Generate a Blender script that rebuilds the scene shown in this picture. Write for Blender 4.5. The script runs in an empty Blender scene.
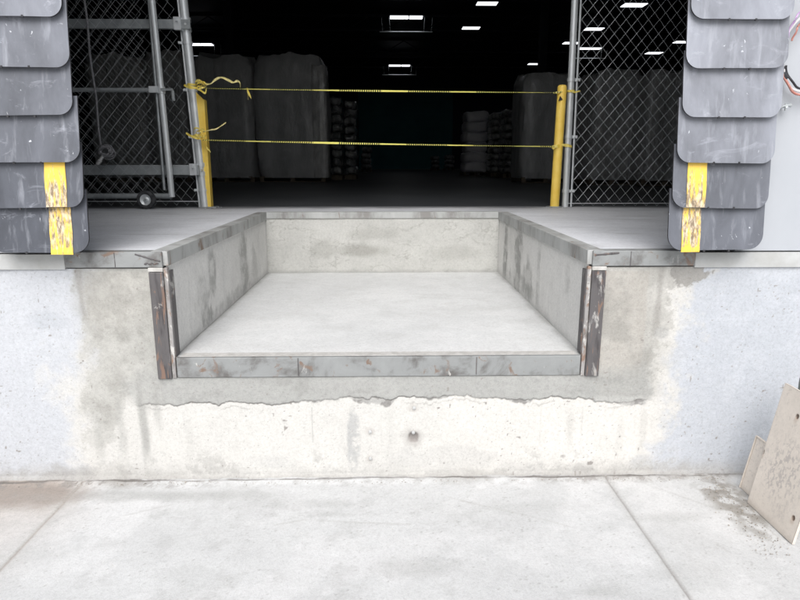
import bpy, math, random
import numpy as np
from mathutils import Vector, Matrix

random.seed(7)
scene = bpy.context.scene
COL = scene.collection
# ------------------------------------------------------------------ camera
F = 606.0
PITCH = math.radians(12.65)
YAW = math.atan(12/606)
CAM = Vector((0, -2.96, 1.64))
def ray(px, py):
    a = (px-400)/F; b = (300-py)/F
    x = a; y = math.cos(PITCH)+b*math.sin(PITCH); z = -math.sin(PITCH)+b*math.cos(PITCH)
    c, s = math.cos(YAW), math.sin(YAW)
    return Vector((c*x+s*y, -s*x+c*y, z))
def atY(px, py, v):
    d = ray(px, py); return CAM+d*((v-CAM.y)/d.y)
def atZ(px, py, v):
    d = ray(px, py); return CAM+d*((v-CAM.z)/d.z)

cam = bpy.data.objects.new('camera', bpy.data.cameras.new('camera'))
COL.objects.link(cam); scene.camera = cam
cam.location = CAM
cam.rotation_euler = (math.radians(90)-PITCH, 0, -YAW)
cam.data.sensor_width = 36; cam.data.lens = 36*F/800
cam.data.clip_end = 400; cam.data.clip_start = 0.05

# ------------------------------------------------------------------ light
SUN_EL, SUN_AZ = math.radians(48), math.radians(184)   # behind the camera, a little left
w = bpy.data.worlds.new('World'); scene.world = w; w.use_nodes = True
nt = w.node_tree; nt.nodes.clear()
sky = nt.nodes.new('ShaderNodeTexSky'); sky.sky_type = 'NISHITA'; sky.sun_disc = False
sky.sun_elevation = SUN_EL; sky.sun_rotation = SUN_AZ
sky.air_density = 1.0; sky.dust_density = 3.0; sky.ozone_density = 1.0
hs = nt.nodes.new('ShaderNodeHueSaturation'); hs.inputs['Saturation'].default_value = 0.38
bg = nt.nodes.new('ShaderNodeBackground'); bg.inputs['Strength'].default_value = 0.12
out = nt.nodes.new('ShaderNodeOutputWorld')
nt.links.new(sky.outputs[0], hs.inputs['Color']); nt.links.new(hs.outputs[0], bg.inputs['Color'])
nt.links.new(bg.outputs[0], out.inputs['Surface'])
sd = bpy.data.lights.new('sun', 'SUN'); sd.energy = 2.1; sd.angle = math.radians(50); sd.color = (1, .98, .965)
so = bpy.data.objects.new('sun', sd); COL.objects.link(so)
sdir = Vector((math.sin(SUN_AZ)*math.cos(SUN_EL), math.cos(SUN_AZ)*math.cos(SUN_EL), math.sin(SUN_EL)))
so.rotation_euler = sdir.to_track_quat('Z', 'Y').to_euler(); so.location = (0, -6, 8)
vs = scene.view_settings; vs.view_transform = 'Standard'; vs.look = 'None'; vs.gamma = 1
vs.use_curve_mapping = False; vs.exposure = 0.56
scene.display_settings.display_device = 'sRGB'

# ------------------------------------------------------------------ noise
def _h(ix, iy, seed):
    n = (ix*374761393 + iy*668265263 + seed*1442695041) & 0xFFFFFFFF
    n = ((n ^ (n >> 13))*1274126177) & 0xFFFFFFFF
    n = (n ^ (n >> 16)) & 0xFFFFFF
    return n/float(0xFFFFFF)
def vnoise(x, y, seed=0):
    xi = np.floor(x).astype(np.int64); yi = np.floor(y).astype(np.int64)
    fx = x-xi; fy = y-yi; fx = fx*fx*(3-2*fx); fy = fy*fy*(3-2*fy)
    a = _h(xi, yi, seed); b = _h(xi+1, yi, seed); c = _h(xi, yi+1, seed); d = _h(xi+1, yi+1, seed)
    return (a*(1-fx)+b*fx)*(1-fy)+(c*(1-fx)+d*fx)*fy
def fbm(x, y, f=1.0, o=5, seed=0, rough=.5):
    s = 0; amp = 1; t = 0
    c, sn = math.cos(.6), math.sin(.6)
    X = x*f; Y = y*f
    for i in range(o):
        s = s+amp*vnoise(X+17.3*i, Y-9.1*i, seed+i*13); t += amp; amp *= rough
        X, Y = (X*c-Y*sn)*2.03, (X*sn+Y*c)*2.03
    return s/t
def sm(a, b, v):
    t = np.clip((v-a)/(b-a), 0, 1); return t*t*(3-2*t)
def mix(c, k, m):
    k = np.clip(k, 0, 1)[..., None]; return c*(1-k)+np.array(m)*k
def blob(x, y, cx, cy, rx, ry, n, seed, soft=.35):
    d = np.sqrt(((x-cx)/rx)**2+((y-cy)/ry)**2)+(n-.5)*1.3
    return 1-sm(1-soft, 1+soft, d)
def seg_dist(x, y, pts):
    best = np.full(x.shape, 9.0)
    for (ax, ay), (bx, by) in zip(pts[:-1], pts[1:]):
        dx, dy = bx-ax, by-ay
        t = np.clip(((x-ax)*dx+(y-ay)*dy)/(dx*dx+dy*dy), 0, 1)
        best = np.minimum(best, np.hypot(x-ax-t*dx, y-ay-t*dy))
    return best

# ------------------------------------------------------------------ materials
def newmat(name):
    m = bpy.data.materials.new(name); m.use_nodes = True
    n = m.node_tree.nodes; b = n['Principled BSDF']
    return m, n, m.node_tree.links, b
def ncoord(n, l, scale=(1, 1, 1), kind='Object'):
    tc = n.new('ShaderNodeTexCoord'); mp = n.new('ShaderNodeMapping'); mp.inputs['Scale'].default_value = scale
    l.new(tc.outputs[kind], mp.inputs['Vector']); return mp.outputs[0]
def nnoise(n, l, vec, sc, det=6, rough=.6, dist=0):
    t = n.new('ShaderNodeTexNoise'); t.inputs['Scale'].default_value = sc; t.inputs['Detail'].default_value = det
    t.inputs['Roughness'].default_value = rough; t.inputs['Distortion'].default_value = dist
    l.new(vec, t.inputs['Vector']); return t.outputs['Fac']
def nramp(n, l, fac, stops):
    r = n.new('ShaderNodeValToRGB'); e = r.color_ramp.elements
    while len(e) < len(stops): e.new(.5)
    for i, (p, c) in enumerate(stops):
        e[i].position = p; e[i].color = (c[0], c[1], c[2], 1) if not isinstance(c, (int, float)) else (c, c, c, 1)
    l.new(fac, r.inputs['Fac']); return r.outputs['Color']
def nmix(n, l, a, b, fac, mode='MIX'):
    m = n.new('ShaderNodeMix'); m.data_type = 'RGBA'; m.blend_type = mode
    for s, v in ((m.inputs[6], a), (m.inputs[7], b), (m.inputs[0], fac)):
        if isinstance(v, tuple): s.default_value = (*v, 1)
        elif isinstance(v, (int, float)): s.default_value = v
        else: l.new(v, s)
    return m.outputs[2]
def nbump(n, l, h, b, st=.3, dist=.002):
    bp = n.new('ShaderNodeBump'); bp.inputs['Strength'].default_value = st; bp.inputs['Distance'].default_value = dist
    l.new(h, bp.inputs['Height']); l.new(bp.outputs[0], b.inputs['Normal'])

def mat_attr(name, rough=.85, bump=.35, fine=140, amp=.12, dist=.003):
    """vertex colours (stains, wear) multiplied by fine procedural grain"""
    m, n, l, b = newmat(name)
    a = n.new('ShaderNodeAttribute'); a.attribute_name = 'Col'
    v = ncoord(n, l)
    n1 = nnoise(n, l, v, fine, 4, .7); n2 = nnoise(n, l, v, fine*.12, 6, .65)
    g1 = nramp(n, l, n1, [(.25, 1-amp), (.75, 1+amp*.4)])
    g2 = nramp(n, l, n2, [(.3, 1-amp*.8), (.7, 1.0)])
    n3 = nnoise(n, l, v, fine*.42, 5, .75, .6); g3 = nramp(n, l, n3, [(.34, 1-amp*1.5), (.52, 1.0), (.7, 1+amp*.5)])
    c = nmix(n, l, a.outputs['Color'], g1, 1.0, 'MULTIPLY'); c = nmix(n, l, c, g2, 1.0, 'MULTIPLY'); c = nmix(n, l, c, g3, 1.0, 'MULTIPLY')
    l.new(c, b.inputs['Base Color']); b.inputs['Roughness'].default_value = rough
    b.inputs['Specular IOR Level'].default_value = .25
    h = n.new('ShaderNodeMath'); h.operation = 'ADD'; l.new(n1, h.inputs[0]); l.new(n2, h.inputs[1])
    nbump(n, l, h.outputs[0], b, bump, dist)
    return m
def mat_simple(name, c1, c2, sc=6, rough=.6, metal=0, bump=.1, stretch=(1, 1, 1), lo=.35, hi=.65, spec=.4, bdist=.002):
    m, n, l, b = newmat(name)
    v = ncoord(n, l, stretch); f = nnoise(n, l, v, sc, 6, .62)
    l.new(nramp(n, l, f, [(lo, c1), (hi, c2)]), b.inputs['Base Color'])
    b.inputs['Roughness'].default_value = rough; b.inputs['Metallic'].default_value = metal
    b.inputs['Specular IOR Level'].default_value = spec
    if bump: nbump(n, l, nnoise(n, l, v, sc*6, 4), b, bump, bdist)
    return m
def mat_steel(name, base, dark, rust, rust_lo=.62, sc=5, stretch=(1, 1, 1), white=.0, wlo=.66):
    m, n, l, b = newmat(name)
    v = ncoord(n, l, stretch)
    f1 = nnoise(n, l, v, sc, 7, .65, .3)
    c = nramp(n, l, f1, [(.36, dark), (.5, base), (.72, tuple(min(1, k*1.18) for k in base))])
    f2 = nnoise(n, l, ncoord(n, l, (stretch[0]*1.0, stretch[1], stretch[2])), sc*2.1, 5, .6, .8)
    k = nramp(n, l, f2, [(rust_lo, 0.0), (rust_lo+.07, 1.0)])
    c = nmix(n, l, c, rust, k)
    if white:
        f3 = nnoise(n, l, ncoord(n, l, (1, 1, .35)), sc*3.3, 5, .7, .5)
        k3 = nramp(n, l, f3, [(wlo, 0.0), (wlo+.06, white)])
        c = nmix(n, l, c, (.62, .61, .58), k3)
    l.new(c, b.inputs['Base Color'])
    b.inputs['Roughness'].default_value = .62; b.inputs['Metallic'].default_value = .15
    nbump(n, l, nnoise(n, l, v, sc*12, 4), b, .25, .0015)
    return m

M = {}
M['wall'] = mat_attr('painted_concrete_wall', .8, .6, 160, .09)
M['ground'] = mat_attr('driveway_concrete', .9, .6, 190, .09)
M['pit'] = mat_attr('fresh_concrete', .85, .5, 150, .09)
M['dock'] = mat_attr('dock_floor_concrete', .6, .3, 120, .08)
M['plain_ground'] = mat_simple('far_concrete', (.50, .50, .485), (.60, .60, .585), 1.2, .9)
M['upper'] = mat_simple('white_wall_paint', (.385, .405, .435), (.42, .44, .47), 2.2, .55, 0, .25, (1, 1, .5))
M['plainwall'] = mat_simple('lower_wall_paint', (.50, .545, .63), (.54, .59, .67), 1.5, .8, 0, .3)
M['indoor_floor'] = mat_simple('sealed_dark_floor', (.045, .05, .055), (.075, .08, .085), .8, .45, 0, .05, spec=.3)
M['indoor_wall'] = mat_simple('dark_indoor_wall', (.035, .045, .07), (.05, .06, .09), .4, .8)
M['teal'] = mat_simple('teal_roll_door', (.06, .22, .26), (.08, .28, .32), .5, .7)
M['beam'] = mat_simple('roof_steel', (.03, .032, .042), (.045, .05, .06), 2, .6)
M['band'] = mat_steel('worn_grey_steel', (.255, .265, .265), (.13, .125, .12), (.20, .145, .115), .60, 5.5, (1, 1, 1), .7)
M['bandlight'] = mat_steel('worn_pale_steel', (.40, .41, .405), (.25, .245, .235), (.22, .165, .13), .62, 5.5, (1, 1, .35), .6)
M['plate'] = mat_steel('dark_bare_steel', (.10, .094, .096), (.045, .04, .042), (.20, .13, .10), .57, 4, (5, 1, .8), .55, .60)
M['galv'] = mat_simple('galvanised_steel', (.58, .61, .62), (.74, .77, .79), 14, .42, .4, .08, (1, 1, .25))
M['galvdark'] = mat_simple('dull_galvanised_steel', (.28, .30, .31), (.42, .45, .46), 10, .5, .5, .1)
M['wire'] = mat_simple('galvanised_wire', (.42, .45, .46), (.58, .61, .63), 8, .45, .5, 0)
M['wiredark'] = mat_simple('dull_wire', (.45, .47, .49), (.6, .62, .64), 8, .5, .4, 0)
M['rubber'] = mat_simple('black_rubber', (.02, .02, .022), (.05, .05, .055), 20, .8)
M['tyre'] = mat_simple('tyre_rubber', (.025, .027, .03), (.07, .07, .075), 30, .85)
M['cord'] = mat_simple('dusty_cord', (.10, .10, .11), (.26, .26, .27), 60, .8)
M['brass'] = mat_simple('plug_metal', (.5, .5, .5), (.75, .75, .73), 30, .4, .5)
M['board'] = mat_attr('cream_painted_steel', .55, .2, 120, .05)
M['boardedge'] = mat_simple('cream_edge_paint', (.52, .47, .41), (.66, .6, .54), 20, .6)
M['hole'] = mat_simple('rusty_hole', (.09, .06, .045), (.2, .15, .12), 60, .9)
M['grey_cable'] = mat_simple('grey_cable', (.55, .54, .55), (.7, .68, .69), 20, .5)
M['red_cable'] = mat_simple('faded_red_cable', (.42, .16, .13), (.58, .3, .25), 30, .5)
M['violet_cable'] = mat_simple('violet_cable', (.42, .26, .5), (.58, .42, .64), 30, .5)
M['black_cable'] = mat_simple('black_cable', (.015, .015, .02), (.04, .04, .045), 30, .5)
M['grit'] = mat_simple('grit', (.14, .12, .10), (.42, .38, .33), 45, .95)
M['wood'] = mat_simple('pallet_wood', (.10, .08, .06), (.18, .15, .11), 12, .9)
M['postgrey'] = mat_simple('grey_painted_post', (.16, .18, .17), (.22, .24, .23), 8, .6)

def mat_rubberflap():
    m, n, l, b = newmat('scuffed_flap_rubber')
    oi = n.new('ShaderNodeObjectInfo')
    tc = n.new('ShaderNodeTexCoord'); ad = n.new('ShaderNodeVectorMath'); ad.operation = 'MULTIPLY_ADD'
    l.new(tc.outputs['Object'], ad.inputs[0]); ad.inputs[1].default_value = (1, 1, 1)
    l.new(oi.outputs['Random'], ad.inputs[2])
    def mapped(s):
        mp = n.new('ShaderNodeMapping'); mp.inputs['Scale'].default_value = s; l.new(ad.outputs[0], mp.inputs['Vector']); return mp.outputs[0]
    a = n.new('ShaderNodeAttribute'); a.attribute_type = 'OBJECT'; a.attribute_name = 'chalk'
    base = nramp(n, l, a.outputs['Fac'], [(0, (.070, .076, .092)), (1, (.275, .288, .325))])
    f1 = nnoise(n, l, mapped((1, 1, .45)), 5, 7, .62, .3)
    c = nmix(n, l, base, nramp(n, l, f1, [(.3, .68), (.7, 1.35)]), 1.0, 'MULTIPLY')
    f2 = nnoise(n, l, mapped((1, 1, .14)), 26, 5, .6, .25)
    k2 = nramp(n, l, f2, [(.55, 0.0), (.80, .45)])
    c = nmix(n, l, c, (.46, .48, .53), k2)
    f3 = nnoise(n, l, mapped((1, 1, .7)), 38, 3, .5, 1.0)
    k3 = nramp(n, l, f3, [(.715, 0.0), (.76, .7)])
    c = nmix(n, l, c, (.68, .7, .75), k3)
    f4 = nnoise(n, l, mapped((.8, 1, 1.6)), 6.5, 6, .72, 1.2)
    k4 = nramp(n, l, f4, [(.60, 0.0), (.74, .42)])
    c = nmix(n, l, c, (.46, .48, .54), k4)
    l.new(c, b.inputs['Base Color']); b.inputs['Roughness'].default_value = .62
    b.inputs['Specular IOR Level'].default_value = .35
    nbump(n, l, f1, b, .25, .01)
    return m
M['flap'] = mat_rubberflap()
def mat_yellow(name, worn):
    m, n, l, b = newmat(name)
    f = nnoise(n, l, ncoord(n, l, (1, 1, .05)), 85, 6, .72, .15)
    g = nnoise(n, l, ncoord(n, l), 9, 3)
    yb = nramp(n, l, g, [(.3, (.84, .56, .08)), (.7, (.90, .66, .15))])
    if worn:
        a = n.new('ShaderNodeAttribute'); a.attribute_name = 'Col'
        ma = n.new('ShaderNodeMath'); ma.operation = 'ADD'; l.new(f, ma.inputs[0]); l.new(a.outputs['Fac'], ma.inputs[1])
        k = nramp(n, l, ma.outputs[0], [(.48, 0.0), (.60, 1.0)])
        yb = nmix(n, l, yb, (.80, .50, .05), .6)
        f2 = nnoise(n, l, ncoord(n, l, (1, 1, .3)), 90, 4, .7)
        c = nmix(n, l, yb, nramp(n, l, f2, [(.42, (.20, .15, .10)), (.6, (.66, .55, .40))]), k)
    else:
        k = nramp(n, l, nnoise(n, l, ncoord(n, l, (1, 1, .5)), 30, 5, .7, .5), [(.70, 0.0), (.75, 1.0)])
        c = nmix(n, l, yb, (.10, .08, .05), k)
    l.new(c, b.inputs['Base Color']); b.inputs['Roughness'].default_value = .5
    return m
M['yellow'] = mat_yellow('safety_yellow', False)
M['strip'] = mat_yellow('worn_yellow_strip', True); M['tag_pale'] = M['strip']
def mat_tape():
    m, n, l, b = newmat('caution_tape')
    tc = n.new('ShaderNodeTexCoord'); sx = n.new('ShaderNodeSeparateXYZ'); l.new(tc.outputs['Object'], sx.inputs[0])
    def mth(op, a, v2):
        q = n.new('ShaderNodeMath'); q.operation = op
        l.new(a, q.inputs[0]); 
        if isinstance(v2, (int, float)): q.inputs[1].default_value = v2
        else: l.new(v2, q.inputs[1])
        return q.outputs[0]
    ltr = mth('LESS_THAN', mth('FRACT', mth('MULTIPLY', sx.outputs[0], 48.0), 0), .5)
    grp = mth('LESS_THAN', mth('FRACT', mth('MULTIPLY', sx.outputs[0], 1.55), 0), .62)
    k = mth('MULTIPLY', ltr, grp)
    c = nmix(n, l, (.88, .83, .22), (.03, .03, .025), k)
    l.new(c, b.inputs['Base Color']); b.inputs['Roughness'].default_value = .35
    return m
M['tape'] = mat_tape()
M['tapeplain'] = mat_simple('crumpled_tape', (.75, .55, .06), (.85, .74, .25), 30, .4)
M['tapepale'] = mat_simple('tape_back', (.72, .62, .22), (.86, .78, .40), 40, .4)
def mat_wrap(name, c1, c2, rough=.3, bump=.6, coat=.5, sc=3.0):
    m, n, l, b = newmat(name)
    v = ncoord(n, l, (1, 1, .6)); f = nnoise(n, l, v, sc, 6, .6, .6)
    l.new(nramp(n, l, f, [(.35, c1), (.65, c2)]), b.inputs['Base Color'])
    b.inputs['Roughness'].default_value = rough; b.inputs['Coat Weight'].default_value = coat
    b.inputs['Coat Roughness'].default_value = .2
    nbump(n, l, nnoise(n, l, ncoord(n, l, (1, 1, .35)), 9, 6, .65, 1.5), b, bump, .05)
    return m
M['wrap'] = mat_wrap('dusty_stretch_film', (.34, .35, .36), (.46, .47, .48), .5, .5, .25)
M['wrapclear'] = mat_wrap('clear_stretch_film', (.35, .35, .355), (.6, .61, .61), .32, .8, .5)
M['bagdark'] = mat_wrap('dark_glossy_film', (.10, .11, .12), (.42, .43, .44), .2, 1.0, .9, 7)
M['bale'] = mat_wrap('grey_bale_film', (.72, .73, .80), (.82, .83, .88), .55, .3, .1)
def mat_emit(name, col, st):
    m, n, l, b = newmat(name)
    b.inputs['Base Color'].default_value = (.8, .8, .8, 1)
    b.inputs['Emission Color'].default_value = (*col, 1); b.inputs['Emission Strength'].default_value = st
    return m
M['lamp'] = mat_emit('lit_lamp_panel', (.93, .95, 1), 1.6)
M['lampdim'] = mat_emit('dim_lamp_panel', (.93, .95, 1), .35)

# ------------------------------------------------------------------ mesh helpers
ORIG = {}
class MB:
    def __init__(s): s.v = []; s.f = []; s.smooth = False
    def box(s, x0, x1, y0, y1, z0, z1, rot=None):
        b = len(s.v)
        P = [Vector((x, y, z)) for x in (x0, x1) for y in (y0, y1) for z in (z0, z1)]
        if rot is not None: P = [rot @ p for p in P]
        s.v += P
        s.f += [tuple(b+i for i in q) for q in ((0, 1, 3, 2), (4, 6, 7, 5), (0, 4, 5, 1), (2, 3, 7, 6), (0, 2, 6, 4), (1, 5, 7, 3))]
        return s
    def tube(s, pts, r, n=10, cap=True):
        pts = [Vector(p) for p in pts]; rr = r if isinstance(r, (list, tuple)) else [r]*len(pts)
        b0 = len(s.v); up = Vector((.3, .2, 1)).normalized()
        for i, p in enumerate(pts):
            t = (pts[min(i+1, len(pts)-1)]-pts[max(i-1, 0)]).normalized()
            u = t.cross(up if abs(t.dot(up)) < .97 else Vector((1, 0, 0))).normalized(); w_ = t.cross(u)
            for k in range(n):
                a = 2*math.pi*k/n; s.v.append(p+(u*math.cos(a)+w_*math.sin(a))*rr[i])
        for i in range(len(pts)-1):
            for k in range(n):
                a = b0+i*n+k; c = b0+i*n+(k+1) % n
                s.f.append((a, c, c+n, a+n))
        if cap:
            s.f.append(tuple(b0+k for k in range(n))[::-1]); e = b0+(len(pts)-1)*n
            s.f.append(tuple(e+k for k in range(n)))
        return s
    def ribbon(s, pts, wid, dirs, th=.0012):
        pts = [Vector(p) for p in pts]; b = len(s.v); m = len(pts)
        for i, p in enumerate(pts):
            t = (pts[min(i+1, m-1)]-pts[max(i-1, 0)]).normalized()
            d = Vector(dirs[i] if isinstance(dirs, list) else dirs).normalized(); nn = t.cross(d).normalized()*th*.5
            for q in (p-d*wid/2-nn, p+d*wid/2-nn, p+d*wid/2+nn, p-d*wid/2+nn): s.v.append(q)
        for i in range(m-1):
            for k in range(4):
                a = b+i*4+k; c = b+i*4+(k+1) % 4
                s.f.append((a, c, c+4, a+4))
        s.f.append((b, b+3, b+2, b+1)); e = b+(m-1)*4; s.f.append((e, e+1, e+2, e+3))
        return s
    def prism(s, out2, f0, f1):
        """outline of 2D points mapped by two functions to 3D (front, back)"""
        b = len(s.v); n = len(out2)
        s.v += [Vector(f0(*p)) for p in out2]+[Vector(f1(*p)) for p in out2]
        s.f.append(tuple(range(b, b+n))); s.f.append(tuple(range(b+2*n-1, b+n-1, -1)))
        for i in range(n):
            j = (i+1) % n; s.f.append((b+i, b+n+i, b+n+j, b+j))
        return s
    def build(s, name, mat, parent=None, origin=None, smooth=None):
        if parent is not None: o3 = ORIG[parent.name]
        else:
            o3 = Vector(origin) if origin is not None else Vector((sum(p.x for p in s.v)/len(s.v), sum(p.y for p in s.v)/len(s.v), min(p.z for p in s.v)))
        me = bpy.data.meshes.new(name)
        me.from_pydata([tuple(p-o3) for p in s.v], [], s.f); me.update()
        me.materials.append(M[mat] if isinstance(mat, str) else mat)
        if smooth if smooth is not None else s.smooth:
            me.polygons.foreach_set('use_smooth', [True]*len(me.polygons))
            try: me.set_sharp_from_angle(angle=math.radians(40))
            except Exception: pass
        o = bpy.data.objects.new(name, me); COL.objects.link(o)
        ORIG[o.name] = o3.copy()
        if parent is not None: o.parent = parent
        else: o.location = o3
        return o
def tag(o, label=None, cat=None, group=None, kind=None):
    if label: o['label'] = label
    if cat: o['category'] = cat
    if group: o['group'] = group
    if kind: o['kind'] = kind
    return o
def thing(name, loc, label, cat, group=None):
    o = bpy.data.objects.new(name, None); COL.objects.link(o); o.location = loc; o.empty_display_size = .1
    ORIG[o.name] = Vector(loc); return tag(o, label, cat, group)
def copy_tree(o, parent=None):
    c = o.copy(); COL.objects.link(c); c.parent = parent
    ORIG[c.name] = ORIG[o.name]
    for ch in list(o.children): copy_tree(ch, c)
    return c

def grid(name, mat, O, U, V, nu, nv, colfn, hfn=None, hole=None, parent=None, flip=False, N=None):
    """displaced, stained surface: O + u*U + v*V, u,v in metres"""
    O = np.array(O, float); U = np.array(U, float); V = np.array(V, float)
    lu = np.linalg.norm(U); lv = np.linalg.norm(V); Un = U/lu; Vn = V/lv
    Nn = np.array(N, float)
    u, v = np.meshgrid(np.linspace(0, lu, nu), np.linspace(0, lv, nv), indexing='ij')
    h = hfn(u, v) if hfn else np.zeros_like(u)
    P = O+u[..., None]*Un+v[..., None]*Vn+h[..., None]*Nn
    o3 = np.array(ORIG[parent.name]) if parent is not None else O*0
    co = (P-o3).reshape(-1, 3)
    idx = np.arange(nu*nv).reshape(nu, nv)
    a, b, c, d = idx[:-1, :-1], idx[1:, :-1], idx[1:, 1:], idx[:-1, 1:]
    q = np.stack([a, b, c, d] if not flip else [a, d, c, b], -1)
    if hole is not None:
        uc = (u[:-1, :-1]+u[1:, 1:])/2; vc = (v[:-1, :-1]+v[1:, 1:])/2
        q = q[~hole(uc, vc)]
    q = q.reshape(-1, 4)
    me = bpy.data.meshes.new(name)
    me.vertices.add(len(co)); me.vertices.foreach_set('co', co.astype(np.float32).ravel())
    me.loops.add(q.size); me.loops.foreach_set('vertex_index', q.astype(np.int32).ravel())
    me.polygons.add(len(q)); me.polygons.foreach_set('loop_start', np.arange(0, q.size, 4, dtype=np.int32))
    me.polygons.foreach_set('loop_total', np.full(len(q), 4, np.int32))
    me.polygons.foreach_set('use_smooth', np.ones(len(q), bool))
    me.update(calc_edges=True); me.validate()
    cc = colfn(u, v).reshape(-1, 3)
    at = me.attributes.new('Col', 'FLOAT_COLOR', 'POINT')
    at.data.foreach_set('color', np.concatenate([np.clip(cc, 0, 1), np.ones((len(cc), 1))], 1).astype(np.float32).ravel())
    me.materials.append(M[mat])
    o = bpy.data.objects.new(name, me); COL.objects.link(o)
    ORIG[o.name] = Vector(tuple(o3))
    if parent is not None: o.parent = parent
    return o

# ------------------------------------------------------------------ ground
DZ = 1.22; PZ = .68; XL, XR = -1.09, 1.0; PY = 2.47
SILL = .575
JL, JR = -1.615, 1.16
def gcol(u, v):
    x = u-4; y = v-3.2
    n = fbm(x, y, 1.1, 6, 3); n2 = fbm(x, y, 5, 5, 9); n3 = fbm(x+.4*n, y*1.5, 2.4, 6, 21, .62)
    c = np.ones(x.shape+(3,))*np.array([.54, .545, .545])
    c = c*(1+.16*(n-.5)+.14*(n2-.5)+.20*(n3-.5))[..., None]
    c = mix(c, sm(.52, .68, n3)*.40, (.44, .445, .44))
    c = mix(c, sm(.52, .66, fbm(x, y, 3.1, 6, 77, .6))*.5, (.64, .64, .64)); nf2 = fbm(x, y, 9, 6, 79, .72); c = mix(c, sm(.55, .70, nf2)*.30*sm(.40, .6, n), (.40, .40, .395)); ridge = np.abs(fbm(x, y, 4.2, 6, 83, .68)-.5); c = mix(c, (1-sm(.0, .012, ridge))*.28*sm(.48, .6, n3), (.36, .35, .34))
    # warm brown dirt left of the left joint
    k = sm(-1.35, -1.95, x+.3*(n3-.5))*sm(-.95, -.1, y+.35*(n2-.5)); c = mix(c, k*.6*(.6+.8*n2), (.40, .34, .29))
    k = sm(-1.35, -2.0, x+.3*(n2-.5)); c = mix(c, k*.25, (.5, .45, .41)); k = blob(x, y, -1.95, -.14, .38, .11, n3, 1, .5); c = mix(c, k*.7, (.25, .21, .18))
    # slightly warmer slab to the right of the right joint
    c = mix(c, sm(1.1, 1.3, x)*.25, (.58, .57, .55))
    # tar smudges
    for cx, cy, rx, ry, s in ((-1.15, -.16, .5, .05, .5), (-.35, -.25, .2, .05, .3), (.1, -.75, .16, .07, .35), (-.25, -.35, .1, .02, .3), (1.3, -.4, .2, .04, .3), (.7, -.3, .25, .05, .2), (.85, -.9, .1, .05, .4)):
        c = mix(c, blob(x, y, cx, cy, rx, ry, n2, 1, .6)*s, (.34, .34, .33))
    # thin scratches
    for pts in (((-.9, -.5), (-.4, -.38), (.1, -.42)), ((.3, -.2), (.9, -.5)), ((-1.3, -.35), (-1.0, -.2)), ((1.35, -.1), (1.75, -.5), (1.8, -.9)), ((1.25, -.2), (1.5, -.75))):
        d = seg_dist(x+.03*(n2-.5), y+.06*(n-.5), pts); c = mix(c, (1-sm(.002, .009, d))*.35*sm(.4, .6, n3), (.36, .35, .33))
    # dirt against the wall
    d = -y
    side = .45+.55*np.clip(sm(.7, 1.2, x)+sm(-.9, -1.5, x), 0, 1); k = (1-sm(.015, .085, d+.08*(n2-.5))); c = mix(c, k*.75*side*sm(.35, .6, n3), (.30, .285, .265)); nf = fbm(x, y, 26, 4, 81, .7); c = mix(c, (1-sm(.02, .11, d+.1*(n3-.5)))*sm(.5, .6, nf)*.7*side, (.24, .225, .21))
    e = np.abs(d-.022-.03*(fbm(x, y*0, 3, 4, 5)-.5)); c = mix(c, (1-sm(.002, .009, e+.012*(n2-.45)))*.9, (.14, .13, .12))
    # grit along the boards
    k = blob(x, y, 1.72, -.30, .14, .33, n2, 1, .4); c = mix(c, k*.75*sm(.35, .6, fbm(x, y, 16, 4, 50)), (.22, .20, .17))
    # joints
    for jx in (JL, JR):
        dd = np.abs(x-jx-.01*(fbm(y*0, y, 3, 4, 31)-.5)); c = mix(c, (1-sm(.003, .011, dd))*.85, (.27, .26, .25) if jx > 0 else (.34, .31, .28))
        c = mix(c, (1-sm(.01, .05, dd+.02*(n2-.5)))*.22, (.42, .41, .39))
    sp = fbm(x, y, 110, 2, 90); c = mix(c, sm(.82, .88, sp)*.5, (.3, .29, .28))
    return c
def gh(u, v):
    x = u-4; y = v-3.2
    h = .006*(fbm(x, y, 2, 4, 3)-.5)+.0035*(fbm(x, y, 12, 4, 8)-.5)
    h += .012*(1-sm(.0, .07, -y+.03*(fbm(x, y, 6, 3, 5)-.5)))*(.4+fbm(x, y, 14, 3, 6))
    for jx in (JL, JR): h -= .006*(1-sm(.002, .010, np.abs(x-jx-.01*(fbm(y*0, y, 3, 4, 31)-.5))))
    return h
g = grid('ground', 'ground', (-4, -3.2, 0), (8, 0, 0), (0, 3.2, 0), 900, 400, gcol, gh, N=(0, 0, 1)); tag(g, kind='structure')
g['label'] = 'pale worn concrete driveway slab with two joints'
m = MB(); R_ = 70
m.box(-R_, -4, -R_, 0, -.3, -.002); m.box(4, R_, -R_, 0, -.3, -.002); m.box(-4, 4, -R_, -3.2, -.3, -.002)
tag(m.build('driveway', 'plain_ground', origin=(0, -3.2, 0)), kind='structure')

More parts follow.
